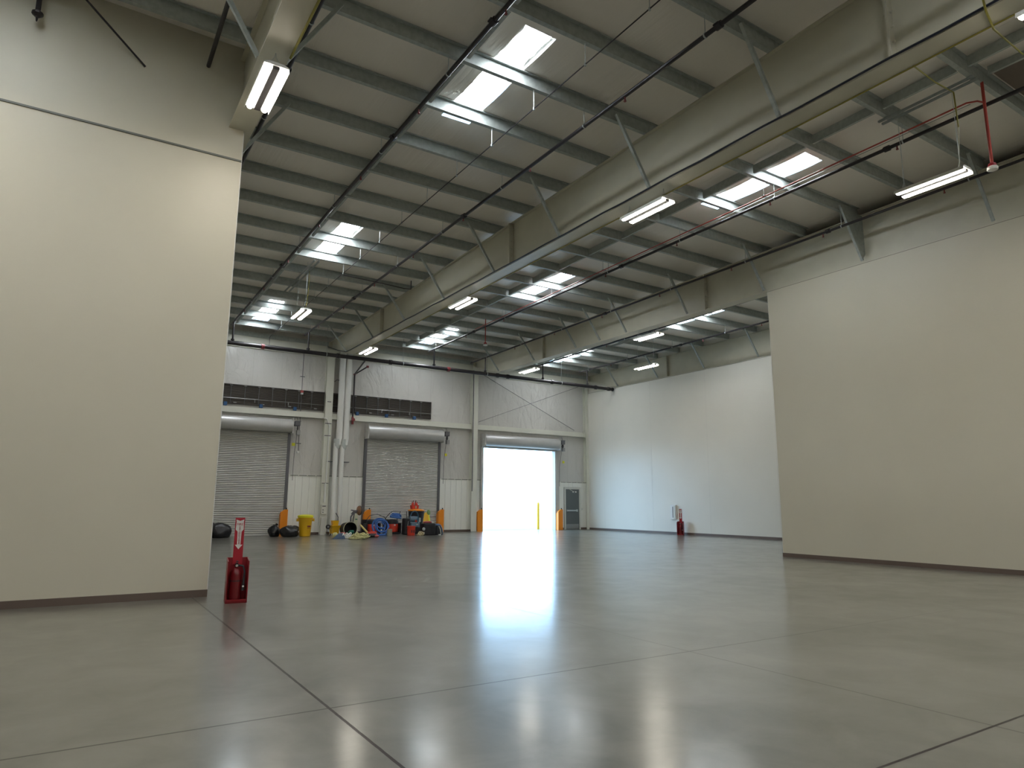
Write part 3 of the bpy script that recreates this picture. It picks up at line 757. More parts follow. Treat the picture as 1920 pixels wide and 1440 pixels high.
def louver(x0, x1, label):
    t = thing('wall_louver', ((x0+x1)/2, YB-0.05, 5.50), label, 'louver', 'dark ventilation louvers')
    L = (x1-x0)/2; h = 0.86
    m = MB(); m.box(-L, L, 0.02, 0.05, 0, h); m.build('backing', M_louv, t, smooth=0)
    m = MB()
    for z in (0, h-0.03): m.box(-L, L, -0.04, 0.02, z, z+0.03)
    for x in (-L, L-0.03): m.box(x, x+0.03, -0.04, 0.02, 0, h)
    m.build('frame', M_louv, t, smooth=0)
    m = MB()
    for j in range(13):
        z = 0.05 + j*0.06
        m.loft([[(x, -0.02, z), (x, 0.015, z+0.035), (x, 0.018, z+0.03), (x, -0.017, z-0.005)] for x in (-L+0.03, L-0.03)])
    m.build('blades', mat('louver_blade', (0.105, 0.09, 0.078), 0.45), t, smooth=0)
    n = int(2*L/0.62)
    for j in range(1, n+1):
        x = -L + 2*L*j/(n+1)
        m = MB(); m.box(x-0.012, x+0.012, -0.045, 0.0, 0.03, h-0.03)
        m.build('mullion', M_guide, t, smooth=0)
        m = MB(); m.box(x-0.06, x+0.05, -0.07, -0.045, h-0.06, h-0.035); m.build('top_bracket', M_steelg, t, smooth=0)
        if j % 2:
            m = MB(); m.box(x+0.12, x+0.24, -0.10, -0.045, 0.05, 0.09); m.build('bottom_bracket', M_steelg, t, smooth=0)
    m = MB(); x = -L+0.03; z = 0.27
    pts = []
    m.tube([(-L+0.02, -0.075, 0.26), (L-0.02, -0.075, 0.26)], 0.011, 6)
    k = -L+1.0
    while k < L-0.3: m.tube([(k, -0.078, 0.26), (k, -0.078, 0.12)], 0.022, 6); k += 1.42
    m.build('conduit', M_steelg, t)
    k = -L+1.2
    while k < L-0.2:
        m = MB(); m.cbox(k-0.07, k+0.07, -0.16, -0.05, -0.09, 0.07, 0.01); m.build('actuator', M_louvb, t, smooth=0); k += 1.45
    return t
louver(2.4, BX[1]-0.18, 'dark ventilation louver left of the twin drain pipes')
louver(BX[1]+0.18, 14.65, 'dark ventilation louver right of the twin drain pipes')

def shutter(n, x0, x1, ztop, drop, mirror=False):
    t = thing('door_%d' % n, ((x0+x1)/2, YB-0.09, 0), None, None, kind='structure')
    L = (x1-x0)/2
    if drop <= 0.05:
        poly = []; z = 0.10
        while z < ztop:
            poly += [(0.035, z), (0.012, z+0.014), (0.0, z+0.037), (0.012, z+0.060)]; z += 0.0745
        poly += [(0.035, z), (0.05, z), (0.05, 0.10)]
        m = MB(); m.prism(poly, -L+0.03, L-0.03, 'x'); m.build('shutter_curtain', M_shut, t, smooth=0)
        m = MB(); m.box(-L+0.03, L-0.03, -0.005, 0.06, 0.012, 0.10); m.build('bottom_bar', M_shut, t, smooth=0)
    else:
        m = MB(); m.box(-L+0.06, L-0.06, 0.0, 0.07, drop, drop+0.12); m.build('bottom_bar', M_shut, t, smooth=0)
    for s in (-1, 1):
        m = MB(); a, b = sorted((s*(L+0.06), s*(L-0.06)))
        m.box(a, b, -0.035, 0.10, 0, ztop+0.05); m.build('guide', M_guide if drop <= 0.05 else M_shut, t, smooth=0)
    z0 = ztop-0.02; h = 0.60
    m = MB(); prof = []
    for j in range(13):
        a = -PI/2 + 2*PI*0.62*j/12 - 0.3
        prof.append((-0.25 - 0.27*math.cos(a)*1.0 + 0.05, z0+0.30 + 0.29*math.sin(a)))
    prof = [(0.08, z0+0.02)] + [(-0.22 - 0.24*math.cos(PI*j/12 - PI/2), z0+0.30+0.29*math.sin(PI*j/12-PI/2)) for j in range(13)] + [(0.08, z0+0.59)]
    m.prism(prof, -L-0.02, L+0.02, 'x'); m.build('hood', M_hood, t, smooth=50)
    for s in (-1, 1):
        m = MB(); a, b = sorted((s*(L+0.02), s*(L+0.06)))
        m.box(a, b, -0.42, 0.08, z0-0.03, z0+0.64); m.lathe([(0.05, -0.05), (0.05, 0.05)], (s*(L+0.05), -0.2, z0+0.33), 8, 'x'); m.build('end_bracket', M_shut, t, smooth=0)
    m = MB()
    m.cbox(L+0.10, L+0.34, -0.45, -0.15, z0+0.30, z0+0.52, 0.02); m.lathe([(0.09, -0.12), (0.09, 0.20)], (L+0.10, -0.3, z0+0.42), 10, 'x')
    m.lathe([(0.10, -0.015), (0.10, 0.015)], (L+0.26, -0.3, z0+0.20), 12, 'x'); m.box(L+0.14, L+0.36, -0.42, -0.18, z0+0.50, z0+0.53)
    m.tube([(L+0.12, -0.3, z0+0.54), (L+0.10, -0.3, z0+0.66), (L+0.22, -0.3, z0+0.68), (L+0.25, -0.3, z0+0.56)], 0.012, 6)
    m.build('motor', M_guide, t)
    m = MB(); m.box(L+0.22, L+0.36, -0.40, -0.22, z0-0.08, z0+0.12); m.build('control_box', M_steelg, t, smooth=0)
    m = MB(); m.box(L+0.345, L+0.352, -0.36, -0.26, z0+0.36, z0+0.48); m.build('nameplate', M_white, t, smooth=0)
    m = MB(); m.tube([(L+0.27, -0.2, z0-0.05), (L+0.25, -0.02, z0-0.9), (L+0.24, -0.02, 2.35)], 0.010, 6); m.build('control_cable', M_guide, t)
    return t
shutter(1, 3.92, 7.80, 4.42, 0); shutter(2, 11.33, 15.15, 4.39, 0); shutter(3, OX0, OX1, 4.34, 4.24)
# reveal of the open doorway
m = MB(); m.box(OX0-0.02, OX0+0.03, YB+0.0, YB+0.22, 0, OZ); m.box(OX1-0.03, OX1+0.02, YB, YB+0.22, 0, OZ); m.box(OX0, OX1, YB, YB+0.22, OZ-0.04, OZ+0.02)
m.build('trim_13', M_shut, kind='structure', smooth=0)

# exit door
t = thing('door_4', (23.47, YB-0.04, 0), None, None, kind='structure')
m = MB(); m.box(-0.56, -0.47, -0.03, 0.04, 0, 2.30); m.box(0.47, 0.56, -0.03, 0.04, 0, 2.30); m.box(-0.47, 0.47, -0.03, 0.04, 2.20, 2.30); m.build('door_frame', M_frame, t, smooth=0)
m = MB(); m.box(-0.47, 0.47, 0.0, 0.035, 0.02, 2.20); m.build('door_leaf', M_doorg, t, smooth=0)
m = MB(); m.box(-0.44, 0.44, -0.006, 0.0, 0.04, 0.30); m.build('kick_plate', M_kick, t, smooth=0)
m = MB(); m.box(-0.40, 0.30, -0.07, -0.035, 1.00, 1.07); m.box(-0.42, -0.36, -0.05, 0.0, 0.99, 1.08); m.box(0.26, 0.34, -0.06, 0.0, 0.97, 1.10); m.build('push_bar', M_galvl, t, smooth=0)
m = MB(); m.box(0.0, 0.26, -0.05, 0.0, 2.02, 2.09); m.tube([(0.1, -0.04, 2.06), (-0.12, -0.12, 2.12), (-0.2, -0.03, 2.20)], 0.012, 5); m.build('door_closer', M_white, t, smooth=0)
m = MB(); m.box(0.07, 0.16, -0.054, -0.05, 2.03, 2.08); m.build('closer_badge', M_cable, t, smooth=0)
t = thing('light_switch', (24.13, YB-0.055, 1.05), 'small white switch plate right of the grey exit door', 'switch')
m = MB(); m.cbox(-0.04, 0.04, -0.012, 0.01, 0, 0.13, 0.004); m.build('plate', M_white, t, smooth=0)
m = MB(); m.box(-0.008, 0.008, -0.022, -0.012, 0.05, 0.08); m.build('toggle', M_steelg, t, smooth=0)

# twin drain pipes
def drain(x, label):
    t = thing('drain_pipe', (x, YB-0.36, 0), label, 'pipe', 'white roof drain pipes')
    m = MB(); m.tube([(0.0, 0, 0.0), (-0.02, 0, 3.55), (-0.02, 0, 4.05)], 0.105, 16); m.build('lower_pipe', M_whitep, t)
    m = MB(); m.tube([(0.08, 0.02, 3.98), (0.13, 0.02, 4.30), (0.14, 0.02, 8.3)], 0.142, 16); m.build('upper_pipe', M_whitep, t)
    m = MB(); m.lathe([(0.108, 3.80), (0.145, 3.92), (0.147, 4.14), (0.143, 4.24)], (0.03, 0.01, 0), 16); m.build('collar', mat('frosted_collar', (0.55, 0.58, 0.56), 0.3), t)
    return t
drain(9.83, 'left one of the twin white drain pipes beside the column')
drain(10.13, 'right one of the twin white drain pipes beside the column')
m = MB()
for a, b, z in ((9.44, 9.72, 3.20), (10.28, 10.50, 3.20)): m.box(a, b, YB-0.30, YB-0.05, z, z+0.035)
m.build('pipe_strap', M_guide, label='dark strap ends holding the twin white drain pipes', cat='strap')
m = MB(); m.box(9.35, 9.52, YB-0.31, YB-0.285, 5.9, 5.93); m.tube([(9.62, YB-0.32, 6.85), (9.72, YB-0.34, 6.95), (9.86, YB-0.34, 6.93)], 0.018, 6)
m.build('pipe_strap', M_guide, label='dark bent strap on the column above the louver', cat='strap')

# electrical gear on the column
t = thing('conduit_run', (9.40, YB-0.335, 0.9), 'pale conduit with junction box on the column left of the drain pipes', 'conduit')
m = MB(); m.tube([(0.03, 0, 0.5), (0.03, 0, 1.35)], 0.045, 10); m.tube([(0.06, 0, 1.35), (0.08, 0, 3.9), (-0.05, 0, 4.22), (-0.22, 0, 4.26)], 0.028, 8); m.build('conduit', M_whitep, t)
m = MB(); m.cbox(-0.10, 0.13, -0.06, 0.03, 0, 0.42, 0.012); m.build('junction_box', M_frame, t, smooth=0)
m = MB(); m.box(-0.06, 0.09, -0.07, -0.06, 0.32, 0.36); m.box(-0.05, 0.0, -0.068, -0.06, 0.16, 0.20); m.box(-0.05, 0.0, -0.068, -0.06, 0.06, 0.10)
for z in (1.33, 3.45, 4.0): m.box(-0.12, 0.16, -0.03, 0.0, z, z+0.03)
m.build('clamps', M_guide, t, smooth=0)
m = MB(); m.box(-0.10, 0.10, -0.09, 0.015, -0.9, -0.15); m.build('base_cover', M_frame, t, smooth=0)
# alarm conduit crossing the left louver
t = thing('alarm_conduit', (8.2, YB-0.17, 3.65), 'thin dark conduit crossing the left louver down beside the first shutter door', 'conduit')
m = MB(); m.tube([(0.0, 0, 0), (0.0, 0, 4.4)], 0.014, 6)
for z in (0.3, 1.5, 3.3): m.box(-0.10, 0.10, -0.02, 0.02, z, z+0.03)
m.build('conduit', M_guide, t)
m = MB(); m.cbox(-0.07, 0.07, -0.08, -0.01, 2.58, 2.68, 0.01); m.build('horn', M_pink, t, smooth=0)
m = MB(); m.box(-0.05, 0.05, -0.09, -0.01, 2.50, 2.57); m.build('strobe', M_white, t, smooth=0)
m = MB(); m.box(-0.05, 0.05, -0.02, 0.05, -0.12, -0.02); m.build('box', M_white, t, smooth=0)
for x, z, lab in ((8.02, 3.86, 'small yellow notice on the wall right of the first shutter door'),
                  (15.55, 3.72, 'small yellow notice on the wall right of the second shutter door'),
                  (22.9, 3.62, 'small yellow notice on the wall above the grey exit door')):
    MB().box(x-0.07, x+0.07, YB-0.012, YB-0.002, z, z+0.13).build('notice', M_yelb, label=lab, cat='notice', group='small yellow notices by the doors', smooth=0)

# dark stand pipe on the column by the open door
run('drain_line', [(BX[2]-0.13, YB-0.303, 8.2), (BX[2]-0.13, YB-0.303, 2.0)], 0.022, M_guide, 'thin dark vertical pipe in front of the column left of the open door', 'pipe')
run('brace_rod', [(17.65, YB-0.10, 8.05), (23.6, YB-0.10, 5.50)], 0.012, M_guide, 'dark wall rod above the open door falling to the right', 'rod')
run('brace_rod', [(17.35, YB-0.14, 5.55), (23.9, YB-0.14, 8.02)], 0.012, M_guide, 'dark wall rod above the open door rising to the right', 'rod')

# orange door track guards
def guard(x, label, rz=0, w=0.30):
    t = thing('door_guard', (x, YB-0.30, 0), label, 'guard', 'orange steel guards beside the shutter doors', rz)
    m = MB(); m.prism([(-w/2, 0), (w/2, 0), (w/2, 1.10), (w*0.1, 1.10), (-w/2, 0.98)], -0.06, 0.06, 'y'); m.build('guard_plate', M_orange, t, smooth=0)
    m = MB(); m.box(-w/2, w/2, 0.06, 0.16, 0.0, 0.90); m.build('side_plate', M_orange, t, smooth=0)
    m = MB(); m.lathe([(0.028, 0), (0.028, 0.07)], (w*0.32, 0.0, 1.10), 8); m.build('knob', M_blk, t); return t
g0 = guard(7.72, 'orange guard right of the first shutter door, behind the black bags')
dup(g0, (11.46, YB-0.30, 0), label='orange guard left of the second shutter door, behind the floor burnisher')
dup(g0, (15.20, YB-0.30, 0), label='orange guard right of the second shutter door, above the backpack')
dup(g0, (17.40, YB-0.30, 0), label='orange guard left of the open loading door')
dup(g0, (22.42, YB-0.30, 0), label='orange guard between the open door and the grey exit door')
# yellow post outdoors
t = thing('bollard', (22.1, 31.8, -0.02), 'yellow bollard standing outside the open loading door', 'bollard')
m = MB(); m.lathe([(0.075, 0), (0.075, 1.42), (0.055, 1.48), (0.02, 1.50)], (0, 0, 0), 14); m.build('post', M_yel, t)

# ------------------------------------------------------------------ fire extinguisher stands
def text_mesh(s, size, name, matl, parent, loc, rot, depth=0.0012):
    cu = bpy.data.curves.new('txt', 'FONT'); cu.body = s; cu.size = size; cu.extrude = depth; cu.align_x = 'CENTER'; cu.align_y = 'CENTER'
    tmp = bpy.data.objects.new('txt', cu); col.objects.link(tmp)
    bpy.context.view_layer.update()
    me = bpy.data.meshes.new_from_object(tmp.evaluated_get(bpy.context.evaluated_depsgraph_get()))
    bpy.data.objects.remove(tmp); me.materials.clear(); me.materials.append(matl)
    o = bpy.data.objects.new(name, me); col.objects.link(o); o.location = loc; o.rotation_euler = rot; o.parent = parent
    return o
def ext_stand(loc, rz, label):
    t = thing('fire_extinguisher_stand', loc, label, 'stand', 'red fire extinguisher stands', rz)
    w, d, h = 0.29, 0.26, 0.62
    m = MB()
    m.box(-w/2, w/2, -d/2, d/2, 0, 0.025)
    m.box(-w/2, w/2, d/2-0.012, d/2, 0.025, h)
    for s in (-1, 1):
        x = s*w/2; a, b = sorted((x, x-s*0.012))
        m.loft([[(a, -d/2, 0.02), (b, -d/2, 0.02), (b, -d/2, h-0.04), (a, -d/2, h-0.04)], [(a, d/2, 0.02), (b, d/2, 0.02), (b, d/2, h), (a, d/2, h)]])
    m.box(-w/2, w/2, -d/2, -d/2+0.012, 0.0, 0.05)
    m.build('cabinet', M_red, t, smooth=0)
    m = MB(); m.box(-0.066, 0.066, d/2-0.03, d/2-0.012, h-0.10, 1.19); m.build('sign_board', M_signred, t, smooth=0)
    m = MB(); y = d/2-0.034
    poly = [(-0.055, 1.165), (-0.05, 1.13), (-0.055, 1.02), (-0.028, 0.99), (-0.024, 0.80), (-0.052, 0.80), (0, 0.735), (0.052, 0.80), (0.024, 0.80), (0.028, 0.99), (0.055, 1.02), (0.05, 1.13), (0.055, 1.165), (0.0, 1.145)]
    m.prism(poly, y, y+0.005, 'y'); m.build('arrow', M_white, t, smooth=0)
    text_mesh('FIRE', 0.048, 'lettering', M_signred, t, (0, y-0.002, 1.095), (R(90), 0, 0))
    for i, ch in enumerate('EXTINGUISHER'):
        text_mesh(ch, 0.034, 'lettering', M_signred, t, (0, y-0.002, 1.055-0.0215*i), (R(90), 0, 0))
    return t
def extinguisher(loc, rz, label):
    t = thing('fire_extinguisher', loc, label, 'extinguisher', 'red fire extinguishers in floor stands', rz)
    m = MB(); m.lathe([(0.05, 0), (0.078, 0.015), (0.08, 0.05), (0.08, 0.36), (0.07, 0.40), (0.045, 0.435), (0.025, 0.45), (0.025, 0.47)], (0, 0, 0), 20); m.build('cylinder', mat('dark_red_cylinder', (0.15, 0.005, 0.009), 0.3), t)
    m = MB(); m.box(-0.02, 0.02, -0.03, 0.03, 0.47, 0.51); m.box(-0.012, 0.012, -0.10, 0.04, 0.515, 0.528); m.box(-0.012, 0.012, -0.11, 0.0, 0.545, 0.556); m.build('valve', M_blk, t, smooth=0)
    m = MB(); m.tube([(0.02, 0, 0.49), (0.09, -0.03, 0.48), (0.11, -0.05, 0.40), (0.105, -0.05, 0.25), (0.10, -0.06, 0.14)], [0.014, 0.015, 0.016, 0.017, 0.022], 8); m.build('hose', M_blk, t)
    m = MB(); m.lathe([(0.0815, 0.27), (0.0815, 0.285)], (0, 0, 0), 20); m.build('strap', M_blk, t)
    m = MB(); m.lathe([(0.014, 0), (0.014, 0.012)], (0.10, -0.075, 0.20), 8, 'y'); m.lathe([(0.018, 0), (0.018, 0.01)], (0, -0.05, 0.49), 8, 'y'); m.build('gauge', M_white, t)
    return t
ext_stand((2.13, 10.72, 0), R(-6), 'red extinguisher stand with arrow sign beside the left partition')
extinguisher((2.11, 10.70, 0.026), R(-6), 'red extinguisher inside the stand beside the left partition')
ext_stand((24.22, 23.15, 0), R(-58), 'red extinguisher stand with arrow sign by the far right wall')
extinguisher((24.21, 23.14, 0.026), R(-58), 'red extinguisher inside the stand by the far right wall')
t = thing('wall_cabinet', (xf-0.03, 23.78, 0.70), 'small white cabinet with a dark upright slot on the far right wall', 'cabinet')
m = MB(); m.cbox(-0.06, 0.03, -0.19, 0.19, 0, 0.68, 0.01); m.build('body', M_white, t, smooth=0)
m = MB(); m.box(-0.064, -0.06, -0.02, 0.02, 0.08, 0.60); m.build('slot', M_ink, t, smooth=0)
m = MB(); m.box(-0.068, -0.06, -0.16, -0.05, 0.03, 0.65); m.build('grey_panel', M_frame, t, smooth=0)

# ------------------------------------------------------------------ cleaning gear on the floor
def bag(c, r, seed, label):
    m = MB(); m.blob((c[0], c[1], r[2]*0.80), r, 26, 16, seed, 0.13, 0.0)
    return m
t = thing('trash_bag', (5.08, 29.6, 0), 'black trash bag at the left end, half hidden by the partition', 'bag', 'black trash bags')
m = MB(); m.blob((0, 0, 0.22), (0.50, 0.36, 0.36), 28, 16, 3, 0.10, 0.0); m.build('sack', M_bag, t, smooth=80)
m = MB(); m.tube([(-0.25, 0, 0.50), (-0.38, -0.03, 0.62), (-0.46, 0.02, 0.66)], [0.09, 0.05, 0.08], 8); m.build('gathered_neck', M_bag, t, smooth=80)
t = thing('trash_bag', (7.18, 29.45, 0), 'small upright black trash bag left of the larger slumped one', 'bag', 'black trash bags')
m = MB(); m.blob((0, 0, 0.20), (0.24, 0.24, 0.28), 22, 12, 5, 0.14, 0.0); m.build('sack', M_bag, t, smooth=80)
m = MB(); m.tube([(0.02, 0, 0.38), (0.06, 0, 0.47), (0.10, 0.02, 0.50)], [0.07, 0.035, 0.06], 8); m.build('gathered_neck', M_bag, t, smooth=80)
t = thing('trash_bag', (7.68, 29.0, 0), 'large slumped black trash bag left of the yellow trash can', 'bag', 'black trash bags')
m = MB(); m.blob((0, 0, 0.19), (0.38, 0.32, 0.27), 26, 14, 9, 0.13, 0.0); m.build('sack', M_bag, t, smooth=80)
m = MB(); m.blob((0.22, 0.02, 0.32), (0.19, 0.18, 0.14), 18, 10, 12, 0.16, 0.0); m.build('gathered_neck', M_bag, t, smooth=80)

t = thing('trash_can', (8.36, 29.15, 0), 'tall yellow trash can with bright yellow liner', 'bin')
m = MB(); m.lathe([(0.20, 0), (0.225, 0.02), (0.27, 0.66), (0.275, 0.70), (0.30, 0.70), (0.305, 0.80), (0.285, 0.81), (0.27, 0.70), (0.20, 0.03)], (0, 0, 0), 28); m.build('can_body', M_yel, t)
m = MB(); m.lathe([(0.312, 0.775), (0.322, 0.80), (0.318, 0.86), (0.26, 0.885), (0.10, 0.905), (0.02, 0.90)], (0, 0, 0), 28); m.build('liner', M_yelb, t)
for s in (-1, 1):
    m = MB(); m.box(s*0.33-0.035, s*0.33+0.035, -0.06, 0.06, 0.62, 0.74); m.build('handle', M_yel, t, smooth=0)
m = MB(); m.box(0.02, 0.05, -0.268, -0.25, 0.39, 0.45); m.box(0.06, 0.12, -0.262, -0.24, 0.39, 0.45); m.box(0.125, 0.16, -0.25, -0.22, 0.395, 0.445); m.box(0.02, 0.15, -0.262, -0.22, 0.345, 0.36); m.build('dark_mark', M_maroon, t, smooth=0)

t = thing('mop_bucket', (9.66, 29.25, 0), 'yellow mop bucket with wringer and dark handle', 'bucket')
m = MB(); m.loft([[(-a, -b, z), (a, -b, z), (a+0.02, b, z), (-a-0.02, b, z)] for a, b, z in ((0.13, 0.16, 0.09), (0.15, 0.18, 0.30), (0.19, 0.21, 0.40), (0.20, 0.22, 0.43))]); m.build('tub', M_yel, t, smooth=0)
m = MB(); m.loft([[(-a, -b, z), (a, -b, z), (a, b, z), (-a, b, z)] for a, b, z in ((0.10, 0.12, 0.42), (0.135, 0.13, 0.62), (0.145, 0.14, 0.64))]); m.build('wringer', M_yel, t, smooth=0)
m = MB(); m.tube([(0.13, 0, 0.58), (0.13, 0, 0.78), (0.06, 0, 0.90), (0.02, 0.0, 0.96)], 0.016, 8); m.build('wringer_handle', M_blk, t)
for x, y in ((-0.13, -0.14), (0.13, -0.14), (-0.13, 0.14), (0.13, 0.14)):
    m = MB(); m.lathe([(0.045, -0.015), (0.045, 0.015)], (x, y, 0.045), 12, 'x'); m.box(x-0.02, x+0.02, y-0.02, y+0.02, 0.04, 0.10); m.build('caster', M_blk, t)
m = MB(); m.lathe([(0.03, -0.03), (0.095, -0.025), (0.095, 0.025), (0.03, 0.03)], (-0.30, -0.02, 0.38), 18, 'y'); m.tube([(-0.30, 0, 0.38), (-0.17, 0, 0.38)], 0.015, 6); m.build('side_wheel', M_blk, t)
m = MB(); m.lathe([(0.045, -0.034), (0.045, 0.034)], (-0.30, -0.02, 0.38), 12, 'y'); m.build('wheel_hub', M_steelg, t)

m = MB(); m.loft([[(8.62, 26.6, 0.0), (9.18, 26.4, 0.0), (9.40, 27.3, 0.0), (9.15, 27.4, 0.0)], [(8.80, 26.75, 0.03), (9.10, 26.6, 0.06), (9.34, 27.2, 0.20), (9.18, 27.3, 0.18)]])
m.build('floor_mat', M_navy, label='dark blue crumpled cloth on the floor before the mop bucket', cat='cloth', smooth=0)

t = thing('barrel', (10.12, 28.75, 0), 'black barrel tipped on its side, cream rim, rags spilling out', 'barrel')
mt = Matrix.Translation((0, 0, 0.30)) @ Matrix.Rotation(R(88), 4, 'X')
m = MB(); m.lathe([(0.245, -0.45), (0.265, -0.44), (0.295, 0.18), (0.28, 0.18), (0.25, -0.40), (0.10, -0.40)], (0, 0, 0), 26, mat=mt); m.build('barrel_body', M_blk, t)
m = MB(); m.lathe([(0.285, 0.17), (0.305, 0.175), (0.305, 0.20), (0.285, 0.20), (0.285, 0.17)], (0, 0, 0), 26, mat=mt, caps=False); m.build('rim', M_cream, t)
m = MB(); m.blob((10.20, 28.66, 0.17), (0.13, 0.10, 0.08), 16, 9, 21, 0.2); m.build('cloth', M_green, label='dark green cloth inside the tipped black barrel', cat='cloth', smooth=80)
def tangle(cx, cy, rx, ry, h, n, r, seed):
    rnd = random.Random(seed); m = MB()
    for k in range(n):
        a0 = rnd.uniform(0, 6.28); pts = []
        ox, oy = rnd.uniform(-0.25, 0.25)*rx, rnd.uniform(-0.25, 0.25)*ry; q = rnd.uniform(0.35, 0.85); hz = rnd.uniform(0.2, 1)*h
        for i in range(16):
            a = a0 + i*0.42; w = q*(1+0.25*math.sin(3*a+k))
            pts.append((cx+ox+rx*w*math.cos(a), cy+oy+ry*w*math.sin(a), r + hz*(0.5+0.5*math.sin(2*a+k))*(1-q*0.6)))
        m.tube(pts, r, 6)
    return m
tangle(9.66, 26.2, 0.34, 0.30, 0.34, 30, 0.020, 4).build('rope_heap', M_rope, label='tangled heap of pale yellow cord before the tipped barrel', cat='rope')
tangle(9.40, 26.9, 0.24, 0.25, 0.30, 10, 0.018, 8).build('rope_heap', M_white, label='loose loops of white cord left of the pale yellow heap', cat='rope')
m = MB(); m.blob((9.12, 27.5, 0.10), (0.11, 0.12, 0.12), 14, 8, 30, 0.2); m.build('rag', M_rope, label='small pale yellow rag left of the cord heap', cat='cloth', smooth=80)
m = MB(); m.blob((9.50, 27.7, 0.11), (0.14, 0.12, 0.10), 14, 8, 31, 0.2); m.build('rag', M_pink, label='dull red rag at the mouth of the tipped barrel', cat='cloth', smooth=80)

t = thing('floor_burnisher', (10.62, 29.55, 0), 'cream floor burnisher standing on end with round brown pad on top', 'machine')
m = MB(); m.loft([[(k*math.cos(a)+ox, k*0.8*math.sin(a), z) for a in [2*PI*j/14 for j in range(14)]] for k, z, ox in ((0.15, 0.10, 0.0), (0.16, 0.35, 0.0), (0.14, 0.60, 0.02), (0.12, 0.82, 0.05), (0.06, 0.92, 0.07))]); m.build('motor_body', M_cream, t, smooth=60)
m = MB(); m.tube([(-0.08, -0.10, 0.12), (-0.20, -0.12, 0.50), (-0.19, -0.10, 0.78), (-0.02, -0.05, 1.02)], 0.036, 8); m.tube([(-0.02, -0.16, 0.12), (-0.11, -0.17, 0.60), (-0.03, -0.08, 0.98)], 0.026, 8)
m.tube([(-0.16, 0, 1.08), (0.0, 0, 1.05), (0.15, 0, 1.05)], 0.024, 8); m.tube([(-0.12, 0, 0.90), (-0.02, 0, 1.0), (0.10, 0, 0.98)], 0.05, 8); m.build('handle', mat('dark_grey_metal', (0.11, 0.11, 0.12), 0.4, metal=0.4), t)
mt = Matrix.Translation((0.22, 0, 1.06)) @ Matrix.Rotation(R(10), 4, 'Z')
m = MB(); m.lathe([(0.06, -0.06), (0.20, -0.03), (0.205, 0.03), (0.19, 0.045)], (0, 0, 0), 24, 'x', mat=mt); m.build('pad', M_brown, t)
m = MB(); m.lathe([(0.206, -0.015), (0.214, 0.0), (0.214, 0.02), (0.206, 0.03)], (0, 0, 0), 24, 'x', mat=mt); m.build('pad_rim', M_blk, t)
m = MB(); m.box(0.0, 0.10, -0.135, -0.12, 0.66, 0.70); m.build('label_plate', M_green, t, smooth=0)
m = MB(); m.box(-0.20, 0.20, -0.12, 0.15, 0.0, 0.11)
for s in (-1, 1): m.lathe([(0.07, -0.02), (0.07, 0.02)], (s*0.2, 0.1, 0.07), 12, 'x')
m.build('base', M_tan, t, smooth=0)
m = MB(); m.tube([(10.62, 28.75, 0.46), (10.90, 28.35, 0.045)], 0.040, 10)
m.build('tube_roll', mat('pale_yellow_tube', (0.75, 0.60, 0.22), 0.5), label='pale yellow tube leaning down right of the tipped barrel', cat='tube')
t = thing('sprayer', (10.88, 28.0, 0), 'small red sprayer lying right of the tipped barrel', 'sprayer')
m = MB(); m.blob((0, 0, 0.11), (0.22, 0.12, 0.11), 16, 10, 41, 0.10); m.build('body', M_redmach, t, smooth=80)
m = MB(); m.lathe([(0.04, 0.1), (0.03, 0.24), (0.012, 0.28)], (-0.1, 0, 0), 10); m.build('nozzle', M_red, t)
m = MB(); m.blob((10.62, 27.3, 0.07), (0.24, 0.14, 0.08), 16, 9, 44, 0.2); m.build('rag', M_blackcase, label='dark rag on the floor between cord heap and blue hose', cat='cloth', smooth=80)
m = MB(); m.blob((10.68, 26.95, 0.06), (0.09, 0.08, 0.06), 12, 8, 45, 0.15); m.build('rag', M_pink, label='small pink rag on the floor beside the dark one', cat='cloth', smooth=80)

def vac(loc, label, w=0.26):
    t = thing('wet_vacuum', loc, label, 'vacuum', 'red and black wet vacuums')
    m = MB(); m.lathe([(0.20, 0.10), (0.25, 0.13), (0.27, 0.30), (0.255, 0.45), (0.22, 0.50)], (0, 0, 0), 22); m.build('tank', M_redmach, t)
    m = MB(); m.lathe([(0.26, 0.47), (0.27, 0.50), (0.24, 0.62), (0.15, 0.68)], (0, 0, 0), 22); m.build('motor_head', M_blk, t)
    m = MB()
    for s in (-1, 1):
        m.lathe([(0.11, -0.03), (0.11, 0.03)], (s*0.30, 0.05, 0.11), 16, 'x'); m.box(s*0.31-0.03, s*0.31+0.03, -0.20, 0.20, 0.05, 0.50)
    m.box(-0.3, 0.3, -0.2, 0.2, 0.02, 0.10); m.box(-0.36, 0.36, 0.27, 0.30, 0.05, 0.66); m.build('cart_frame', M_blk, t, smooth=0)
    m = MB(); m.lathe([(0.03, 0), (0.03, 0.03)], (0.0, -0.285, 0.42), 10, 'y'); m.build('latch', M_white, t)
    return t
vac((11.40, 29.4, 0), 'red and black wet vacuum behind the blue hose coil')
vac((12.36, 29.35, 0), 'red and black wet vacuum below the folded blue hose')
def coil(cx, cy, cz, R_, n, r, tilt, seed, m=None, flat=1.0):
    rnd = random.Random(seed); m = m or MB(); pts = []
    for i in range(n*18):
        a = i*2*PI/18; k = R_*(0.82+0.22*math.sin(a*0.37+seed)) ; 
        p = Vector((k*math.cos(a), k*math.sin(a)*flat, 0.05*math.sin(a*0.7)+i*0.0012))
        p = Matrix.Rotation(tilt, 3, 'X') @ p
        pts.append((cx+p.x, cy+p.y, cz+p.z))
    m.tube(pts, r, 8); return m
t = thing('hose_coil', (11.47, 28.55, 0), 'big loose coil of blue hose standing against the vacuum', 'hose')
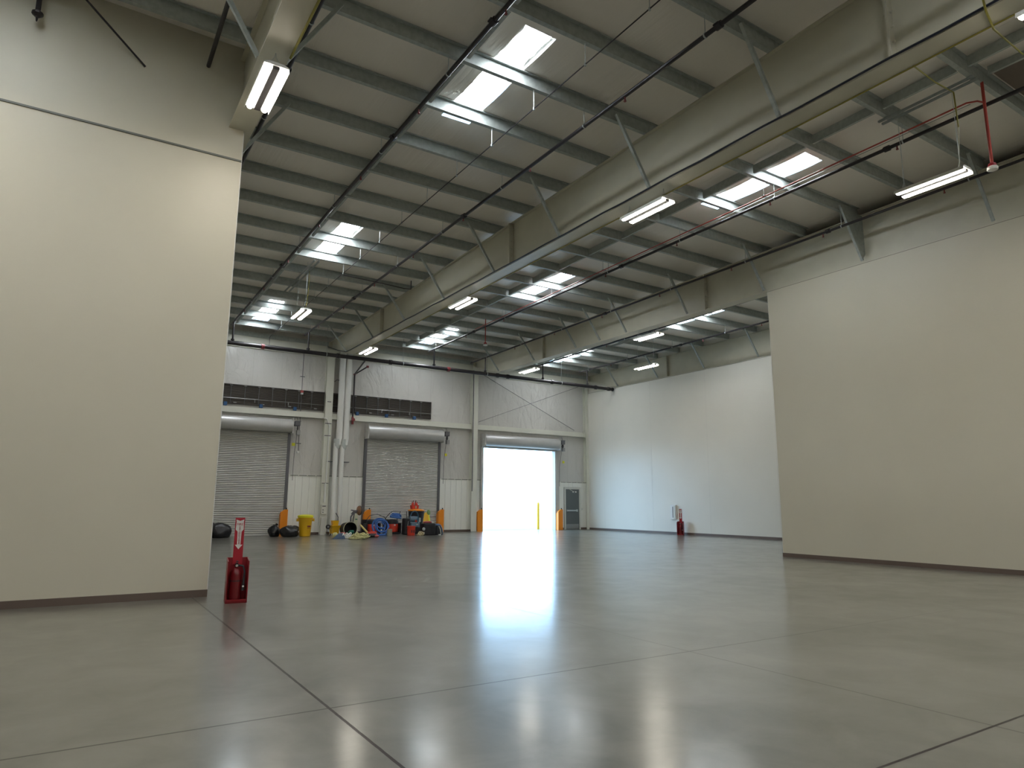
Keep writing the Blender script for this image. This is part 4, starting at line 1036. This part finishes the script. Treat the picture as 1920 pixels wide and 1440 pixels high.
m = MB(); coil(0, 0, 0.37, 0.34, 4, 0.022, R(72), 2, m); coil(0.04, 0.10, 0.46, 0.24, 2, 0.022, R(55), 5, m); coil(-0.02, -0.04, 0.34, 0.40, 1, 0.022, R(66), 1, m)
m.tube([(0.30, 0, 0.12), (0.1, -0.2, 0.03), (-0.2, -0.2, 0.03), (0.25, -0.32, 0.03), (0.45, -0.1, 0.03)], 0.026, 8); m.build('hose', M_blue, t)
m = MB(); m.tube([(-0.25, 0.05, 0.25), (0.0, -0.1, 0.18), (0.25, 0.0, 0.22)], 0.018, 8); m.build('inner_cord', mat('purple_cord', (0.20, 0.05, 0.14), 0.5), t)
m = MB(); m.cbox(11.50, 11.69, 27.75, 27.9, 0, 0.30, 0.01); m.build('small_box', mat('grey_olive_box', (0.27, 0.26, 0.20), 0.6), label='small grey olive box at the foot of the blue hose', cat='box', smooth=0)
t = thing('hose_coil', (12.42, 29.05, 0.69), 'folded blue hose lying on top of the vacuum', 'hose')
m = MB()
for k in range(4): coil(0, 0.1, 0.04+0.05*k, 0.26, 1, 0.026, 0, k, m, 0.45)
m.build('hose', M_blue, t)
run('handle_frame', [(12.14, 29.70, 0.30), (12.16, 29.68, 0.72), (12.24, 29.4, 0.95), (12.38, 29.4, 1.03), (12.75, 29.4, 1.02), (12.68, 29.68, 0.60), (12.68, 29.70, 0.30)], 0.015, M_blk, 'black tube handle rising above the folded blue hose', 'handle')
run('handle_frame', [(11.10, 29.3, 0.66), (11.25, 29.3, 0.84), (11.6, 29.3, 0.90), (11.95, 29.3, 0.76), (12.1, 29.3, 0.5)], 0.014, M_blk, 'black tube handle arching above the big blue coil', 'handle')
t = thing('tote', (12.80, 28.85, 0), 'narrow black tote standing between the vacuum and the pressure washer', 'tote')
m = MB(); m.cbox(-0.13, 0.13, -0.18, 0.18, 0, 0.72, 0.03); m.build('body', M_blackcase, t, smooth=0)
m = MB(); m.tube([(-0.02, -0.19, 0.25), (0.02, -0.20, 0.60)], 0.014, 6); m.build('strap', M_steelg, t)
t = thing('bucket', (12.70, 28.05, 0), 'red bucket before the pressure washer', 'bucket')
m = MB(); m.lathe([(0.155, 0), (0.165, 0.01), (0.18, 0.36), (0.19, 0.365), (0.19, 0.39), (0.17, 0.39), (0.15, 0.03)], (0, 0, 0), 24); m.build('pail', M_redmach, t)
m = MB(); m.lathe([(0.195, 0.385), (0.195, 0.405), (0.05, 0.415)], (0, 0, 0), 24); m.build('lid', M_redmach, t)
m = MB(); m.box(-0.09, -0.02, -0.185, -0.165, 0.12, 0.24); m.box(0.02, 0.09, -0.185, -0.165, 0.12, 0.24); m.build('dark_mark', M_maroon, t, smooth=0)
t = thing('pressure_washer', (13.24, 29.0, 0), 'blue grey pressure washer with looped hose behind the red bucket', 'machine')
m = MB(); m.cbox(-0.22, 0.22, -0.2, 0.2, 0.30, 0.55, 0.03); m.lathe([(0.12, -0.2), (0.13, 0.0), (0.11, 0.2)], (0, 0, 0.68), 16, 'x'); m.build('engine', M_bluegrey, t, smooth=40)
m = MB(); m.tube([(-0.3, 0.1, 0.05), (-0.3, 0.1, 0.75), (-0.34, 0.05, 1.02), (-0.16, 0.05, 1.03)], 0.016, 8); m.tube([(0.28, 0.1, 0.05), (0.28, 0.1, 0.7)], 0.016, 8); m.box(-0.3, 0.3, -0.2, 0.2, 0.08, 0.30); m.build('frame', M_blk, t)
m = MB(); m.tube([(-0.22, -0.1, 0.80), (-0.15, -0.12, 0.98), (0.0, -0.12, 1.04), (0.12, -0.12, 0.95), (0.17, -0.12, 0.78), (0.1, -0.2, 0.5)], 0.030, 8); m.build('hose', mat('teal_hose', (0.03, 0.10, 0.16), 0.4), t)
m = MB(); m.lathe([(0.05, 0), (0.05, 0.04)], (0.02, -0.22, 0.60), 10, 'y'); m.build('red_knob', M_redmach, t)
m = MB(); m.box(0.20, 0.28, -0.15, -0.05, 0.55, 0.74); m.box(0.02, 0.12, -0.23, -0.2, 0.42, 0.47); m.build('pump', M_galvl, t, smooth=0)
for s in (-1, 1):
    m = MB(); m.lathe([(0.12, -0.03), (0.12, 0.03)], (s*0.30, -0.1, 0.12), 16, 'x'); m.build('wheel', M_blk, t)

t = thing('trash_can', (13.72, 29.80, 0), 'black trash can with orange rim behind the pressure washer', 'bin')
m = MB(); m.lathe([(0.24, 0), (0.26, 0.02), (0.37, 1.03), (0.35, 1.03), (0.23, 0.04)], (0, 0, 0), 24); m.build('can_body', M_blackcase, t)
m = MB(); m.lathe([(0.375, 1.03), (0.40, 1.04), (0.395, 1.08), (0.22, 1.13), (0.05, 1.13)], (0, 0, 0), 24); m.build('lid', M_orange, t)
t = thing('bottle_caddy', (13.60, 29.75, 1.13), 'red caddy of upright bottles on the orange can lid', 'caddy')
m = MB(); m.loft([[(-a, -b, z), (a, -b, z), (a, b, z), (-a, b, z)] for a, b, z in ((0.15, 0.12, 0), (0.17, 0.13, 0.15), (0.175, 0.135, 0.16))]); m.build('tray', M_redmach, t, smooth=0)
m = MB(); m.box(-0.02, 0.05, -0.14, -0.132, 0.02, 0.14); m.build('label', M_tan, t, smooth=0)
for k, (x, y, h) in enumerate(((-0.12, 0, 0.30), (-0.05, 0.03, 0.34), (0.03, -0.02, 0.30), (0.08, 0.03, 0.35), (0.13, 0, 0.29))):
    o = MB().lathe([(0.03, 0), (0.036, 0.02), (0.036, h*0.6), (0.015, h*0.8), (0.015, h*0.88)], (0, 0, 0), 10).build('bottle', M_redmach)
    o.location = (13.60+x, 29.75+y, 1.165)
    prop(o, 'small red bottle in the caddy on the orange can lid, %s from the left' % ORD[k], 'bottle', 'bottles in the red caddy')
    MB().lathe([(0.018, 0), (0.022, 0.03), (0.01, 0.05)], (0, 0, h*0.88), 8).build('cap', M_blk, o)

t = thing('wet_floor_sign', (13.82, 28.9, 0), 'folded yellow wet floor sign leaning by the black case', 'sign')
m = MB(); m.loft([[(-0.28, -0.12, 0.0), (0.10, -0.14, 0.0), (0.12, -0.10, 0.0), (-0.26, -0.08, 0.0)], [(-0.02, 0.16, 0.95), (0.16, 0.14, 1.0), (0.16, 0.17, 1.0), (-0.02, 0.19, 0.95)]]); m.build('front_panel', M_yel, t, smooth=0)
m = MB(); m.loft([[(0.12, -0.12, 0.0), (0.30, -0.05, 0.0), (0.30, -0.02, 0.0), (0.13, -0.09, 0.0)], [(0.16, 0.15, 1.0), (0.20, 0.15, 1.02), (0.20, 0.17, 1.02), (0.16, 0.17, 1.0)]]); m.build('back_panel', M_yelb, t, smooth=0)
m = MB(); m.blob((0.17, 0.12, 0.98), (0.09, 0.05, 0.12), 12, 8, 50, 0.1); m.build('green_clip', mat('green_rag', (0.22, 0.36, 0.14), 0.7), t, smooth=80)
tangle(13.02, 27.75, 0.16, 0.16, 0.22, 14, 0.018, 15).build('rope_heap', M_tan, label='tan cord bundle between the red bucket and the black case', cat='rope')
t = thing('equipment_case', (13.45, 27.9, 0), 'black hard equipment case with things on top', 'case')
m = MB(); m.cbox(-0.29, 0.29, -0.18, 0.20, 0.02, 0.52, 0.03); m.build('shell', M_blackcase, t, smooth=0)
m = MB(); m.box(-0.295, 0.295, -0.185, 0.205, 0.38, 0.395); m.build('seam', M_blk, t, smooth=0)
m = MB(); m.lathe([(0.05, 0), (0.07, 0.02), (0.07, 0.05)], (-0.30, -0.21, 0.28), 14, 'y'); m.lathe([(0.04, 0), (0.05, 0.02)], (-0.30, -0.20, 0.11), 12, 'y'); m.build('wheel', M_galvl, t)
m = MB(); m.box(-0.28, 0.28, -0.17, 0.19, 0, 0.02); m.build('feet', M_blk, t, smooth=0)
m = MB(); m.blob((13.44, 27.95, 0.56), (0.22, 0.12, 0.055), 18, 8, 61, 0.15, 0.522); m.build('rag', M_pink, label='reddish cloth on top of the black equipment case', cat='cloth', smooth=80)
m = MB(); m.cbox(13.62, 13.71, 27.86, 27.98, 0.522, 0.57, 0.01); m.build('small_box', M_white, label='tiny white packet on top of the black equipment case', cat='box', smooth=0)
t = thing('backpack', (13.99, 28.0, 0), 'navy and black backpack slumped beside the black case', 'bag')
m = MB(); m.loft([[(a*math.cos(q)+ox, b*math.sin(q), z) for q in [2*PI*j/18 for j in range(18)]] for a, b, z, ox in ((0.21, 0.14, 0.0, 0.02), (0.23, 0.16, 0.10, 0.02), (0.20, 0.16, 0.30, 0.0), (0.15, 0.12, 0.44, -0.03), (0.06, 0.05, 0.50, -0.05))]); m.build('pack_body', M_blackcase, t, smooth=70)
m = MB(); m.tube([(-0.04, -0.14, 0.40), (0.02, -0.175, 0.25), (0.06, -0.17, 0.05)], 0.022, 8); m.build('strap', M_frame, t)
m = MB(); m.blob((-0.05, -0.03, 0.44), (0.13, 0.12, 0.06), 14, 8, 71, 0.1); m.build('top_flap', mat('light_navy', (0.10, 0.15, 0.26), 0.6), t, smooth=80)
m = MB(); m.blob((13.88, 27.62, 0.025), (0.07, 0.05, 0.025), 12, 6, 73, 0.1); m.build('rag', M_white, label='scrap of white cloth on the floor before the backpack', cat='cloth', smooth=80)
